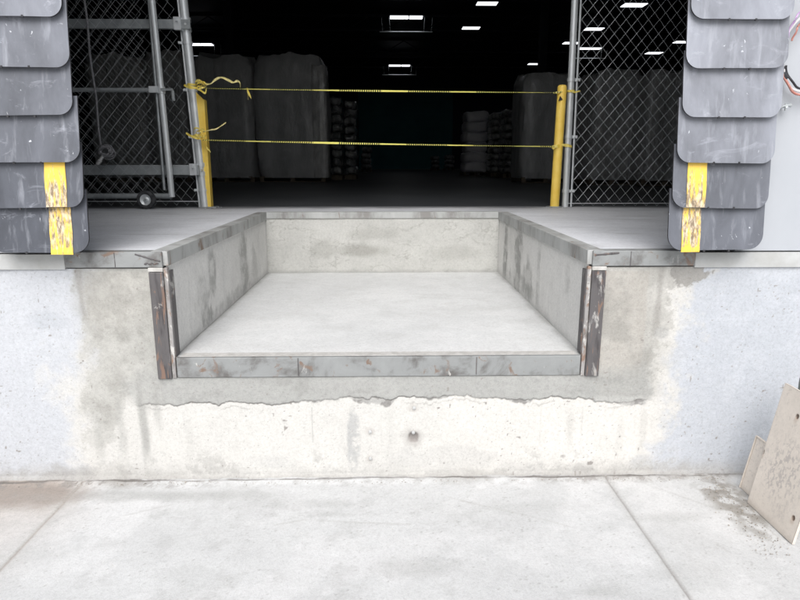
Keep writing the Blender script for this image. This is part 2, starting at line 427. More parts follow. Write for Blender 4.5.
# ------------------------------------------------------------------ loading dock
dock = thing('loading_dock', (0, 0, 0), 'concrete loading dock with an empty leveler pit and steel-edged rim', 'loading dock')
EDGE = lambda x: .445+.030*(fbm(x, x*0, 3.2, 5, 41, .62)-.5)*2+.020*(fbm(x, x*0+7, 17, 4, 43, .7)-.5)*2-.02*sm(1.0, 1.12, x)-.006*sm(.1, -.9, x)
def wallmasks(x, z):
    n2 = fbm(x, z, 6, 6, 11); n = fbm(x, z, 1.7, 5, 4)
    e = EDGE(x)+.010*(fbm(x, z, 22, 3, 15)-.5)
    wl = -1.25-.06*(n-.5)
    a = sm(-.003, .004, z-e)*sm(-1.36, -1.24, x+.25*(n2-.5))*(1-sm(1.28, 1.38, x+.25*(n2-.5)))
    return a, n, n2, e
def wcol(u, v):
    x = u-2.6; z = v
    a, n, n2, e = wallmasks(x, z)
    n3 = fbm(x, z*.3, 14, 5, 61); nr = fbm(x, z, 8, 7, 63, .74)
    c = np.ones(x.shape+(3,))*np.array([.69, .68, .65])
    c = c*(1+.08*(n2-.5)+.07*(n-.5))[..., None]
    # bluish old paint at both ends
    bl = sm(-1.40, -1.66, x+.5*(n-.5)-.18*(z-.6)+.5*(nr-.5)); br = sm(1.42, 1.56, x+.20*(n-.5)+.45*(nr-.5)-.10*(z-.9))
    c = mix(c, bl*.95, (.59, .612, .65)); c = mix(c, br*.95, (.54, .568, .615)); c = mix(c, np.maximum(bl, br)*sm(.5, .62, nr)*.22, (.68, .70, .74)); c = mix(c, (1-np.maximum(bl, br))*sm(.54, .66, nr)*.25, (.60, .595, .57))
    # faint vertical wash of the cream paint
    c = mix(c, sm(.5, .7, n3)*.20*(1-br)*(1-bl), (.66, .655, .64))
    c = mix(c, sm(.0, .5, x)*(1-sm(1.3, 1.5, x))*(1-a)*.35, (.80, .775, .73))
    # greige cement beside the pit
    kl = .35*sm(-1.53, -1.50, x+.5*(nr-.5)+.2*(n-.5))*(x < -1)*sm(.55, .60, z+.4*(nr-.5)+.35*sm(-1.25, -1.5, x))+.65*sm(-1.62, -1.42, x+.22*(n2-.5)+.15*(n-.5)+.25*(.9-z)*0)*(x < -1)*sm(.52, .72, z+.22*(n-.5)+.12*(n2-.5)+.35*sm(-1.25, -1.5, x))
    kr = (.5*(1-sm(1.34, 1.37, x+.5*(nr-.5)+.2*(n-.5)-.12*(z-.6)))+.5*(1-sm(1.25, 1.46, x+.24*(n2-.5)+.2*(n-.5))))*(x > .9)*sm(.44, .47, z+.03*(nr-.5))
    c = mix(c, kl*.92, (.50, .495, .465)); c = mix(c, kr*.92, (.47, .46, .43)); kk = np.maximum(kl, kr); c = mix(c, kk*sm(.50, .62, nr)*.35, (.58, .575, .55)); c = mix(c, kk*sm(.50, .40, nr)*.25, (.38, .375, .35))
    c = mix(c, kl*sm(-1.34, -1.18, x+.1*(n-.5))*.5, (.40, .40, .375))
    # smoother filled rectangles next to the plates
    k = sm(-1.50, -1.49, x+.01*(n2-.5))*(x < -1)*sm(.80, .95, z+.25*(n2-.5))*(z < 1.125); c = mix(c, k*.35, (.46, .44, .40))
    k = (1-sm(1.30, 1.31, x+.02*(n2-.5)))*(x > 1)*sm(.55, .56, z)*(z < 1.12); c = mix(c, k*.4, (.47, .435, .39))
    k = sm(.48, .68, fbm(x, z, 4.5, 6, 91, .65))*np.maximum(kl, kr); c = mix(c, k*.55, (.33, .325, .30))
    d = np.abs(x-1.37-.03*(n-.5)); c = mix(c, (1-sm(.005, .03, d+.03*(n2-.5)))*sm(.7, .85, z)*.5, (.28, .27, .25))
    d = np.abs(x+1.515-.03*(n-.5)); c = mix(c, (1-sm(.005, .03, d+.03*(n2-.5)))*sm(.85, .95, z)*.6, (.30, .29, .27))
    c = mix(c, blob(x, z, 1.50, 1.11, .07, .06, nr*2.2-.6, 1, .1)*.85, (.34, .33, .31)); c = mix(c, blob(x, z, -1.50, 1.08, .06, .10, nr*2.2-.6, 1, .2)*.5, (.42, .41, .38))
    c = mix(c, blob(x, z, 1.40, .80, .04, .03, n2, 1, .3)*.5, (.38, .38, .37))
    c = mix(c, blob(x, z, -1.70, .88, .09, .05, fbm(x, z, 14, 4, 6), 1, .5)*.4, (.45, .48, .52))
    # the grey strip under the sill
    st = a*(1-sm(.56, .66, z+.15*(nr-.5)))*np.where(np.abs(x+.04) < 1.12, 1, .75)
    c = mix(c, st*.9, (.40, .405, .39)); c = mix(c, st*sm(.5, .65, nr)*.35, (.50, .50, .48)); c = mix(c, st*sm(.45, .65, fbm(x, z*2.5, 7, 5, 33))*.5, (.43, .43, .415))
    c = mix(c, st*sm(.58, .75, fbm(x, z*1.5, 11, 5, 35))*.5, (.33, .33, .315))
    for jx in (-1.165, 1.145):
        c = mix(c, (1-sm(.002, .006, np.abs(x-jx-.02*(.6-z))))*(z < .62)*(z > .42)*.5, (.38, .38, .36))
    # dark crack where it ends, and broken edge under it
    inx = sm(-1.33, -1.27, x)*(1-sm(1.33, 1.37, x)); d = z-e
    ck = (1-sm(.001, .0052, np.abs(d)))*inx*(.35+.65*sm(.38, .55, fbm(x, z, 9, 3, 71))); c = mix(c, ck*sm(.30, .52, nr)*.9, (.20, .19, .18)); ck2 = (1-sm(.0, .006, np.abs(z-e+.028+.05*(nr-.5))))*inx*sm(.48, .6, fbm(x, z, 5, 3, 73)); c = mix(c, ck2*.5, (.34, .33, .31))
    brk = (z < e)*sm(-.004, .004, z-(e-.085*np.maximum(0, fbm(x, x*0+3, 2.6, 4, 17)-.42)*2.4*sm(.5, -.5, x-.2)-.05*np.maximum(0, fbm(x, x*0+5, 7, 3, 19)-.55)*2))*inx
    c = mix(c, brk*.85, (.46, .455, .44)); c = mix(c, brk*sm(.5, .62, n3)*.6, (.36, .355, .34))
    c = mix(c, brk*sm(.52, .6, fbm(x, z, 30, 3, 45))*.6, (.2, .19, .18))
    # drips on the lower left
    for cx, s, z0, z1 in ((-1.28, .6, .12, .60), (-1.40, .3, .15, .5), (-1.20, .35, .3, .6), (-1.52, .25, .1, .4), (-1.05, .12, .1, .36), (.95, .18, .15, .4), (1.34, .16, .1, .42), (1.22, .12, .1, .36), (.0, .1, .1, .4)):
        d = np.abs(x-cx-.03*(fbm(x*0, z, 4, 3, 3)-.5)); c = mix(c, (1-sm(.004, .03, d+.02*(n2-.5)))*sm(z0-.08, z0+.1, z)*(1-sm(z1-.1, z1+.05, z))*min(1, s*1.3), (.38, .38, .36))
    c = mix(c, blob(x, z, -1.25, .50, .03, .12, nr, 1, .3)*.35, (.43, .43, .41))
    # grey scrape + small stains in the middle
    c = mix(c, blob(x, z, -.19, .22, .04, .19, nr*1.5-.25, 1, .2)*.7*sm(.40, .52, nr+.12*(n3-.5)), (.44, .445, .445))
    c = mix(c, blob(x, z, -.62, .095, .12, .05, n2, 1, .4)*.4, (.54, .54, .53))
    c = mix(c, blob(x, z, .32, .12, .3, .06, fbm(x, z, 12, 4, 66), 1, .3)*.4, (.56, .555, .54))
    c = mix(c, blob(x, z, 1.36, .075, .07, .05, n2, 1, .3)*.6, (.52, .53, .54))
    for cx, z0, z1, s in ((-.40, .21, .40, .55), (-.04, .1, .42, .12), (.80, .18, .42, .18), (1.02, .18, .40, .22)):
        d = np.abs(x-cx-.008*(fbm(x*0, z, 7, 3, 3)-.5)); c = mix(c, (1-sm(.0015, .005, d))*(z > z0)*(z < z1)*s, (.40, .40, .38))
    # base: grime + spots
    c = mix(c, (1-sm(.02, .12, z+.10*(n2-.5)))*.55*sm(.3, .6, n2+.2*n3), (.52, .51, .49))
    c = mix(c, (1-sm(.0, .05, z+.07*(nr-.5)))*.6, (.34, .33, .31)); sd2 = np.clip(sm(.5, 1.0, x)*sm(1.9, 1.5, x)+sm(-1.0, -1.5, x), 0, 1); c = mix(c, (1-sm(.01, .10, z+.25*(nr-.5)))*.6*sd2, (.42, .41, .39)); c = mix(c, sm(.60, .66, nr)*(1-sm(.08, .2, z))*.5, (.45, .44, .42))
    for cx, cz, r in HOLES:
        c = mix(c, blob(x, z, cx, cz, r*1.5, r*1.3, fbm(x, z, 20, 3, 8), 1, .5)*.6, (.42, .40, .38))
        c = mix(c, blob(x, z, cx, cz, r*.8, r*.8, fbm(x, z, 20, 3, 8), 1, .3)*.75*min(1, r/.02), (.26, .235, .22))
    for (cx, cz) in STUDS:
        c = mix(c, blob(x, z, cx, cz, .026, .024, fbm(x, z, 24, 3, 8), 1, .4)*.4, (.50, .46, .43))
        c = mix(c, sm(.84, .90, fbm(x, z, 130, 2, 94))*.5, (.40, .39, .37)); c = mix(c, sm(.90, .95, fbm(x, z, 75, 1, 95)*sm(.45, .6, n3))*.8, (.34, .32, .30))
    return c*.86
HOLES = [(.127, .232, .032), (.93, .115, .007), (-1.42, .40, .005)]
STUDS = [(-.10, .268), (-.10, .115), (.13, .40)]
def wh(u, v):
    x = u-2.6; z = v
    a, n, n2, e = wallmasks(x, z)
    h = .005*(n-.5)+.0035*(n2-.5)+.0012*(fbm(x, z, 55, 3, 71)-.5)
    h += .005*a
    inx = sm(-1.33, -1.27, x)*(1-sm(1.33, 1.37, x))
    h -= .004*(1-sm(.0, .005, np.abs(z-e)))*inx*sm(.35, .55, fbm(x, z, 8, 4, 63))
    for cx, cz, r in HOLES: h -= min(.014, r*.45)*(1-sm(r*.35, r*1.1, np.hypot(x-cx, z-cz)+.012*(fbm(x, z, 20, 3, 8)-.5)))
    h += .02*(1-sm(0, .035, z))*(n2)
    k = (1-sm(.006, .02, np.abs(x+1.175)))*0
    return h+k
ho = lambda u, v: (u-2.6 > XL)*(u-2.6 < XR)*(v > SILL)
wall = grid('dock_wall', 'wall', (-2.6, 0, 0), (5.2, 0, 0), (0, 0, 1.14), 1150, 255, wcol, wh, ho, dock, N=(0, -1, 0))
wall['label'] = 'cream and bluish painted concrete face with a grey cement patch under the pit'
m = MB(); m.box(-30, -2.6, 0, .3, -.3, 1.135); m.box(2.6, 30, 0, .3, -.3, 1.135); m.build('dock_wall', 'plainwall', dock)
# body behind the front face (so nothing is hollow)
m = MB(); m.box(-2.6, XL-.03, .06, 3.0, -.3, 1.13); m.box(XR+.03, 2.6, .06, 3.0, -.3, 1.13); m.box(XL-.03, XR+.03, .06, 3.0, -.3, PZ-.02)
m.build('foundation', 'plain_ground', dock)
# threshold band, both far sides
for x0, x1 in ((-30, -1.575), (1.525, 30)):
    m = MB(); m.box(x0, x1, -.012, .05, 1.138, 1.212); m.build('threshold', M.setdefault('thresh', mat_simple('dirty_white_paint', (.38, .385, .375), (.47, .48, .48), 7, .7, 0, .3)), dock)

# studs / bolts left in the wall
for cx, cz in STUDS+[(.127, .262)]:
    m = MB(); m.tube([(cx, .01, cz), (cx+.002, -.008, cz)], .009, 10); m.tube([(cx+.002, -.008, cz), (cx+.002, -.011, cz)], [.009, .005], 10)
    m.smooth = True; m.build('anchor_stud', M['thresh'], dock)

# pit floor and walls
def pfc(u, v):
    x = u+XL; y = v; n = fbm(x, y, 1.5, 5, 2); n2 = fbm(x, y, 7, 5, 12)
    c = np.ones(x.shape+(3,))*np.array([.655, .665, .665])
    c = c*(1+.14*(n-.5)+.10*(n2-.5)+.06*(fbm(x, y*.3, 9, 4, 77)-.5))[..., None]; nq = fbm(x, y*1.6, 3.5, 6, 87, .68); c = mix(c, sm(.54, .68, nq)*.28, (.74, .74, .74)); c = mix(c, sm(.46, .34, nq)*.25, (.52, .52, .51))
    c = mix(c, sm(.5, .0, y)*.35, (.64, .64, .635))
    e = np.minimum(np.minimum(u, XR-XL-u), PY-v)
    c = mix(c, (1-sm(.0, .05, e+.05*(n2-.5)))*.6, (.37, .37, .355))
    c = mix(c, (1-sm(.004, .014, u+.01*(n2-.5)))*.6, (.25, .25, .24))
    c = mix(c, sm(.2, .0, y)*sm(.5, .62, n2)*.5, (.70, .70, .695))
    sp = fbm(x, y, 110, 2, 91); return mix(c, sm(.84, .9, sp)*.3, (.36, .35, .33))
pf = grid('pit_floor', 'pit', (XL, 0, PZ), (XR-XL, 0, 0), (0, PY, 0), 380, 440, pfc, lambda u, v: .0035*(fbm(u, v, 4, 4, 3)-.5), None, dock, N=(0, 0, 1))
def sidec(seed, spots, right=False):
    def f(u, v):
        n = fbm(u, v, 2.0, 6, seed); n2 = fbm(u, v, 8, 5, seed+3); n3 = fbm(u*1.8, v*.5, 7, 5, seed+8)
        c = np.ones(u.shape+(3,))*np.array([.74, .735, .715])
        c = c*(1+.16*(n-.5)+.14*(n2-.5)+.10*(n3-.5))[..., None]
        c = mix(c, sm(.55, .7, n)*.3, (.66, .66, .645))
        for cx, cy, rx, ry, k in spots:
            c = mix(c, blob(u, v, cx, cy, rx, ry, fbm(u*1.5, v*.8, 7, 6, seed+5, .72)*1.5-.25, 1, .3)*k*(.5+.9*sm(.35, .6, fbm(u, v, 12, 5, seed+6, .7))), (.38, .38, .365))
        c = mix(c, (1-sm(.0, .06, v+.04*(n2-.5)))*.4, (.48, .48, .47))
        c = mix(c, sm(.57, .66, n3)*.25, (.55, .55, .54))
        c = mix(c, sm(.42, .47, v+.03*(n2-.5)+.01)*.5, (.68, .68, .665))
        return c
    return f
hh = 1.17-PZ
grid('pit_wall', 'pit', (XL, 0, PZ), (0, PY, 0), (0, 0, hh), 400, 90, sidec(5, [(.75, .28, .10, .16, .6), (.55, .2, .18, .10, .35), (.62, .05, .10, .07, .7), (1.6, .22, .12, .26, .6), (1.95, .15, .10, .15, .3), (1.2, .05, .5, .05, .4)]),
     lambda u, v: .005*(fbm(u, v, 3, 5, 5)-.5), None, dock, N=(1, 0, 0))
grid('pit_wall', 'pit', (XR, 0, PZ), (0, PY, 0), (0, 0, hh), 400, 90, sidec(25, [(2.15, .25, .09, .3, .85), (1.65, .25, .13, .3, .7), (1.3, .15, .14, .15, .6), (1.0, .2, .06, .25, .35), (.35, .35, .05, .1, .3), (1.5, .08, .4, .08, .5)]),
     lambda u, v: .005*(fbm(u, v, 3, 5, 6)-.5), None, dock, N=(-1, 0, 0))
def backc(u, v):
    n = fbm(u, v*1.6, 1.8, 6, 51); n2 = fbm(u, v, 9, 5, 52)
    c = np.ones(u.shape+(3,))*np.array([.53, .53, .505]); c = c*(1+.2*(n-.5)+.16*(n2-.5))[..., None]
    r = np.abs(fbm(u*1.0, v*1.9, 3.2, 5, 55, .6)-.5)
    c = mix(c, (1-sm(.0, .022, r))*.55*sm(.40, .55, n2+.1), (.34, .335, .31))
    for cx, cy, rx, ry, k in ((.85, .2, .22, .05, .6), (.5, .22, .1, .08, .35), (1.0, .35, .2, .05, .3), (1.7, .18, .2, .06, .25)):
        c = mix(c, blob(u, v, cx, cy, rx, ry, fbm(u, v, 6, 5, 56), 1, .5)*k, (.29, .285, .26))
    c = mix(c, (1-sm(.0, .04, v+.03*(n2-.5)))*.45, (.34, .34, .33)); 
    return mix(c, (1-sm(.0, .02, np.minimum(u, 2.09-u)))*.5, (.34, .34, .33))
grid('pit_wall', 'pit', (XL, PY, PZ), (XR-XL, 0, 0), (0, 0, 1.172-PZ), 380, 90, backc, lambda u, v: .007*(fbm(u, v*1.5, 4, 5, 5)-.5), None, dock, N=(0, -1, 0))

# steel edge angles
def band(pts_box, mat='band', name='edge_angle', bev=.003):
    m = MB(); m.box(*pts_box); o = m.build(name, mat, dock)
    b = o.modifiers.new('b', 'BEVEL'); b.width = bev; b.segments = 2; return o
band((-1.575, XL-.012, -.014, .06, 1.146, DZ+.003)); band((XR+.012, 1.525, -.014, .06, 1.146, DZ+.003))
band((XL-.07, XL+.012, .0, PY+.012, 1.152, DZ+.0045), 'bandlight'); band((XR-.012, XR+.07, .0, PY+.012, 1.152, DZ+.0045), 'bandlight')
band((XL+.014, XR-.014, PY-.012, PY+.07, 1.168, DZ+.0040), 'bandlight')
band((XL+.015, XR-.015, -.013, .012, SILL+.002, PZ+.002))
# vertical corner plates
for sx in (-1, 1):
    xi = XL if sx < 0 else XR; w1 = .082
    x0, x1 = sorted((xi+sx*.012, xi+sx*w1))
    o = band((x0, x1, -.018, .0, SILL-.003, 1.122), 'plate', 'corner_plate')
    x0, x1 = sorted((xi-sx*.010, xi+sx*.009))
    band((x0, x1, -.013, .012, SILL-.002, 1.145), M.setdefault('bead', mat_steel('mottled_edge_steel', (.30, .29, .285), (.17, .15, .14), (.24, .16, .12), .54, 9, (1, 1, .5), .7, .55)), 'weld_bead', .004)
    x0, x1 = sorted((xi-sx*.014, xi-sx*.003))
    band((x0, x1, .002, .06, PZ+.01, 1.126), 'plate', 'corner_leg')
    x0, x1 = sorted((xi+sx*.012, xi+sx*.085)); 
    band((x0, x1, -.016, .0, 1.124, 1.145), 'board' if 0 else M.setdefault('grout', mat_simple('pale_grout', (.40, .39, .37), (.52, .51, .49), 30, .9, 0, .5)), 'grout_patch', .004)
# a flat strip of the sill angle, lighter where it meets the floor
m = MB(); m.box(XL+.03, XR-.03, .014, .07, PZ-.01, PZ+.0030); m.build('sill_strip', M['grout'], dock)
# torn weld scars at the rim corner (left and right)
for sx, xi in ((-1, XL), (1, XR)):
    m = MB(); pts = [(xi+sx*(.02+.12*i/11), -.0115, 1.212-.035*(1-i/11)*(1 if sx < 0 else .3)) for i in range(12)]
    m.tube(pts, [.005+.003*random.random() for _ in pts], 6); m.build('weld_scar', 'plate', dock)
    if sx < 0:
        m = MB(); pts = [(xi+sx*(.03+.07*i/9), -.0115, 1.165+.003*math.sin(i*2)) for i in range(10)]
        m.tube(pts, [.004+.003*random.random() for _ in pts], 6); m.build('weld_scar', 'plate', dock)
# seams in the front angles
for x in (1.20, -1.33, -.46, .45):
    z0, z1 = (1.148, 1.22) if abs(x) > 1.1 else (SILL+.010, PZ-.001)
    m = MB(); m.box(x-.0018, x+.0018, -.0155, -.0135, z0, z1); m.build('seam', 'plate', dock)

# dock-level floor
DX0, DX1, DY1 = -3.6, 3.6, 3.24
def dcol(u, v):
    x = u+DX0; y = v; n = fbm(x*.7, y*1.2, 2.0, 6, 5, .6); n2 = fbm(x*.6, y*1.6, 7, 6, 15, .6); n3 = fbm(x, y, 3, 5, 16)
    c = np.ones(x.shape+(3,))*np.array([.41, .42, .44])
    c = c*1.72*(1+.24*(n-.5)+.2*(n2-.5)+.2*(n3-.5))[..., None]
    c = mix(c, sm(.5, .68, n)*.5, (.72, .74, .78)); c = mix(c, sm(.60, .74, fbm(x*.5, y*1.6, 4, 6, 35))*.4, (.48, .49, .50))
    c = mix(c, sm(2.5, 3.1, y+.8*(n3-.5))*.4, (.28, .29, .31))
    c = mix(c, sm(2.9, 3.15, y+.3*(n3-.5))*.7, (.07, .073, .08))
    c = mix(c, (1-sm(0, .02, y))*.5, (.3, .3, .3))
    return c
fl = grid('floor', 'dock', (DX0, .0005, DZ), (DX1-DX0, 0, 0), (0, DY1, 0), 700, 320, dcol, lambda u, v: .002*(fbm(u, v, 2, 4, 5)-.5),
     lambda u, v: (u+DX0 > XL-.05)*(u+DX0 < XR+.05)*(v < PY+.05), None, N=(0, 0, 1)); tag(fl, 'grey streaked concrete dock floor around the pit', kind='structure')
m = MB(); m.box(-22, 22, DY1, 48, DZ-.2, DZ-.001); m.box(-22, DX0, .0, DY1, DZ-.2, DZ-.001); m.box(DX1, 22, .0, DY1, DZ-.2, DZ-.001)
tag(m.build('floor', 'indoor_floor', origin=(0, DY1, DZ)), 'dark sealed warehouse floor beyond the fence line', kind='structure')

# ------------------------------------------------------------------ warehouse shell
wh_ = thing('warehouse_building', (0, 0, DZ), 'white-walled warehouse with an open dock doorway and dark interior', 'building')
TOP = 9.0; OX0, OX1, OZ = -1.80, 1.73, 5.8  # unseen doorway edges set wider and higher to let more light inside
m = MB(); m.box(-30, OX0, .012, .22, DZ-.004, TOP); m.box(OX1, 30, .012, .22, DZ-.004, TOP); m.box(OX0, OX1, .012, .22, OZ, TOP)
m.build('outer_wall', 'upper', wh_)
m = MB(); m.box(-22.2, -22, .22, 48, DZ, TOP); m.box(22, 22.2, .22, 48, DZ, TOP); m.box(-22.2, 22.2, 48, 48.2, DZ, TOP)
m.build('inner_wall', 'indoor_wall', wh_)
m = MB(); m.box(-30, 30, .012, 48.2, TOP, TOP+.2); m.build('roof', 'beam', wh_)
m = MB()
a = atY(358, 92, 47.8); b = atY(452, 170, 47.8)
m.box(a.x, b.x, 47.9, 47.97, DZ+.01, a.z)
for i in range(18): m.box(a.x, b.x, 47.86, 47.9, DZ+.05+i*(a.z-DZ)/18, DZ+.13+i*(a.z-DZ)/18)
m.build('roll_door', 'teal', wh_)
for px, yy in ((232, 24), (541, 24), (232, 38), (700, 24), (90, 24)):
    c = atY(px, 100, yy); m = MB(); m.box(c.x-.15, c.x+.15, yy-.02, yy, DZ, TOP-.7); m.box(c.x-.15, c.x+.15, yy+.28, yy+.3, DZ, TOP-.7); m.box(c.x-.01, c.x+.01, yy, yy+.28, DZ, TOP-.7)
    m.box(c.x-.25, c.x+.25, yy-.1, yy+.4, DZ, DZ+.03)
    m.build('column', 'beam', wh_)
for yy in range(6, 48, 6):
    m = MB(); m.box(-22, 22, yy, yy+.12, TOP-.12, TOP); m.box(-22, 22, yy, yy+.12, TOP-.8, TOP-.7)
    for i in range(44):
        p0 = Vector((-22+i, yy+.06, TOP-.7)); p1 = Vector((-21+i, yy+.06, TOP-.12))
        if i % 2: p0.z, p1.z = p1.z, p0.z
        m.tube([p0, p1], .03, 4)
    m.build('roof_truss', 'beam', wh_)

# ceiling lights
LZ = 8.0
def light_thing(kind):
    o = thing('ceiling_light', (0, 0, LZ), 'x', 'ceiling light', 'lights hanging in the dark warehouse')
    if kind == 'panel':
        m = MB(); m.box(-.62, .62, -.5, .5, LZ, LZ+.07); m.box(-.45, .45, -.3, .3, LZ+.07, LZ+.13); m.build('housing', 'beam', o)
        m = MB(); m.box(-.58, .58, -.36, .36, LZ-.02, LZ); m.build('diffuser', 'lamp', o)
    else:
        m = MB(); m.box(-.9, .9, -.25, .25, LZ+.05, LZ+.12); m.box(-.02, .02, -.02, .02, LZ+.12, LZ+.9); m.build('housing', 'beam', o)
        for a, b in ((-.86, .06), (.12, .78)):
            m = MB(); m.box(a, b, -.26, .26, LZ, LZ+.05); m.build('diffuser', 'lamp', o)
        m = MB()
        for q in (-1.3, -.9, .9, 1.3): m.tube([(q, 0, LZ+.03), (q*.95, 0, LZ-.65)], .008, 5)
        m.tube([(-1.4, 0, LZ-.66), (1.3, 0, LZ-.66)], .03, 6); m.build('guard_bar', 'galv', o)
    return o
LP = light_thing('panel'); LT = light_thing('tube')
specs = [(407, 18, 'tube', 'nearer twin-tube ceiling light with a guard bar, at the upper middle', 33), (400, 66, 'tube', 'farther dim twin-tube ceiling light low above the middle of the tape', 22),
         (471, 28, 'panel', 'ceiling light just right of middle, lower of two near the roof gap', 18), (487, 3.5, 'panel', 'ceiling light cut by the top edge right of middle', 21),
         (534.5, 64, 'panel', 'small far ceiling light directly above the right yellow bollard', 11), (571, 43, 'panel', 'ceiling light half hidden behind the right fence post', 15),
         (590, 49, 'tube', 'tube ceiling light seen through mesh just right of the fence post', 22), (594, 29, 'panel', 'ceiling light through the right mesh above the tube light', 18),
         (634, 5, 'panel', 'large ceiling light through the mesh at the top of the right fence', 22), (654, 53, 'panel', 'far ceiling light low in the right mesh beside the rubber pad', 15),
         (682, 42, 'panel', 'ceiling light partly hidden behind the right rubber pad', 14), (200, 45, 'tube', 'ceiling light just right of the tall left gate post', 26)]
used = set()
for px, py, kd, lab, wpx in specs:
    src = LP if kd == 'panel' else LT
    if kd not in used: o = src; used.add(kd)
    else: o = copy_tree(src)
    p = atZ(px, py, LZ); dep = (p-CAM).length
    s = .92*(wpx*dep/F)/(1.24 if kd == 'panel' else 1.7); 
    if py > 64: pass
    o.location = (p.x, min(p.y, 46), LZ) if p.y < 46 else (CAM.x+ray(px, py).x*(46-CAM.y)/ray(px, py).y, 46, CAM.z+ray(px, py).z*(46-CAM.y)/ray(px, py).y)
    o.scale = (max(.7, min(1.6, s)),)*3
    o['label'] = lab

# ------------------------------------------------------------------ stored goods
def loadshape(x0, x1, y0, y1, z0, z1, seed, nz=40, na=72, bulge=.03, layers=0, topn=.12, rr=.12):
    m = MB(); m.smooth = True; rnd = random.Random(seed)
    cx, cy = (x0+x1)/2, (y0+y1)/2; hx, hy = (x1-x0)/2, (y1-y0)/2
    V = []
    ang = np.linspace(0, 2*math.pi, na, endpoint=False)
    for j in range(nz+1):
        t = j/nz; z = z0+(z1-z0)*t
        ln = 0
        if layers: ln = -.05*(abs(math.sin(math.pi*t*layers))**.35 < .62)
        row = []
        for a in ang:
            ca, sa = math.cos(a), math.sin(a); p = 7.0
            k = 1/((abs(ca)**p+abs(sa)**p)**(1/p))
            q = np.array([a*2.2]); r = float(fbm(q, np.array([z*1.4]), 1.5, 4, seed)[0])-.5
            r2 = float(fbm(q*1.0, np.array([z*.35]), 4.5, 3, seed+3)[0])-.5
            sh = 1+bulge*math.sin(math.pi*t)+.10*r+.06*r2+ln
            if t > .93: sh *= 1-(t-.93)*1.6
            if t < .03: sh *= .97
            zz = z+(topn*(float(fbm(np.array([ca*1.5]), np.array([sa*1.5]), 1.3, 4, seed+9)[0])-.5)*2 if t > .8 else 0)*(t-.8)*5
            m.v.append(Vector((cx+hx*k*ca*sh, cy+hy*k*sa*sh, zz)))
    n = na
    for j in range(nz):
        for k in range(n):
            m.f.append((j*n+k, j*n+(k+1) % n, (j+1)*n+(k+1) % n, (j+1)*n+k))
    c = len(m.v); m.v.append(Vector((cx, cy, z1+topn*.4)))
    for k in range(n): m.f.append((nz*n+k, nz*n+(k+1) % n, c))
    m.f.append(tuple(range(n))[::-1])
    return m
def pallet(parent, x0, x1, y0, y1, z=DZ):
    m = MB()
    for i in range(7): a = x0+(x1-x0)*i/7; m.box(a, a+(x1-x0)/7*.7, y0, y1, z+.11, z+.13)
    for i in range(3): a = x0+(x1-x0-.1)*i/2; m.box(a, a+.1, y0, y1, z+.02, z+.108)
    m.box(x0, x1, y0, y0+.1, z, z+.018); m.box(x0, x1, y1-.1, y1, z, z+.018)
    m.build('pallet', 'wood', parent)
def wrapped(px0, px1, ytop, ybot, label, seed, mat='wrap', depth=1.3, layers=0, topn=.12, grp='wrapped pallet loads in the warehouse'):
    a = atZ(px0, ybot, DZ); b = atZ(px1, ybot, DZ); yy = (a.y+b.y)/2; t = atY((px0+px1)/2, ytop, yy)
    o = thing('wrapped_pallet', ((a.x+b.x)/2, yy+depth/2, DZ), label, 'pallet load', grp)
    pallet(o, a.x+.04, b.x-.04, yy+.05, yy+depth-.05)
    loadshape(a.x, b.x, yy, yy+depth, DZ+.1, t.z-.04, seed, layers=layers, topn=topn).build('wrapped_load', mat, o)
    return o, a.x, b.x, yy, t.z
wrapped(197, 256, 52, 182, 'tall dark wrapped pallet load behind the left yellow post, left of its taller twin', 3, topn=.18)
o_, xa, xb, yb, zt = wrapped(258, 327, 53, 182, 'tall dark wrapped pallet load with a crinkled bright film edge, left of the bag stacks', 11, 'wrap', topn=.16)
m = loadshape(xb-.32, xb+.05, yb-.05, yb+.5, DZ+.1, zt-.25, 5, nz=50, na=40, bulge=.0, topn=.05); m.build('loose_film', 'wrapclear', o_)
wrapped(520, 572, 70, 183, 'tall dark wrapped pallet load directly behind the right yellow bollard', 21, topn=.1)
wrapped(588, 637, 68, 185, 'dark wrapped pallet load seen through the middle of the right mesh', 31)
wrapped(640, 692, 67, 186, 'dark wrapped pallet load through the right mesh, beside the rubber pad', 33)
wrapped(700, 752, 67, 186, 'dark wrapped pallet load behind the right rubber pad', 37)
wrapped(95, 150, 52, 182, 'dark wrapped pallet load seen through the left gate mesh, farther left', 41)
wrapped(152, 192, 50, 182, 'dark wrapped pallet load seen through the left fence between gate stile and post', 43)
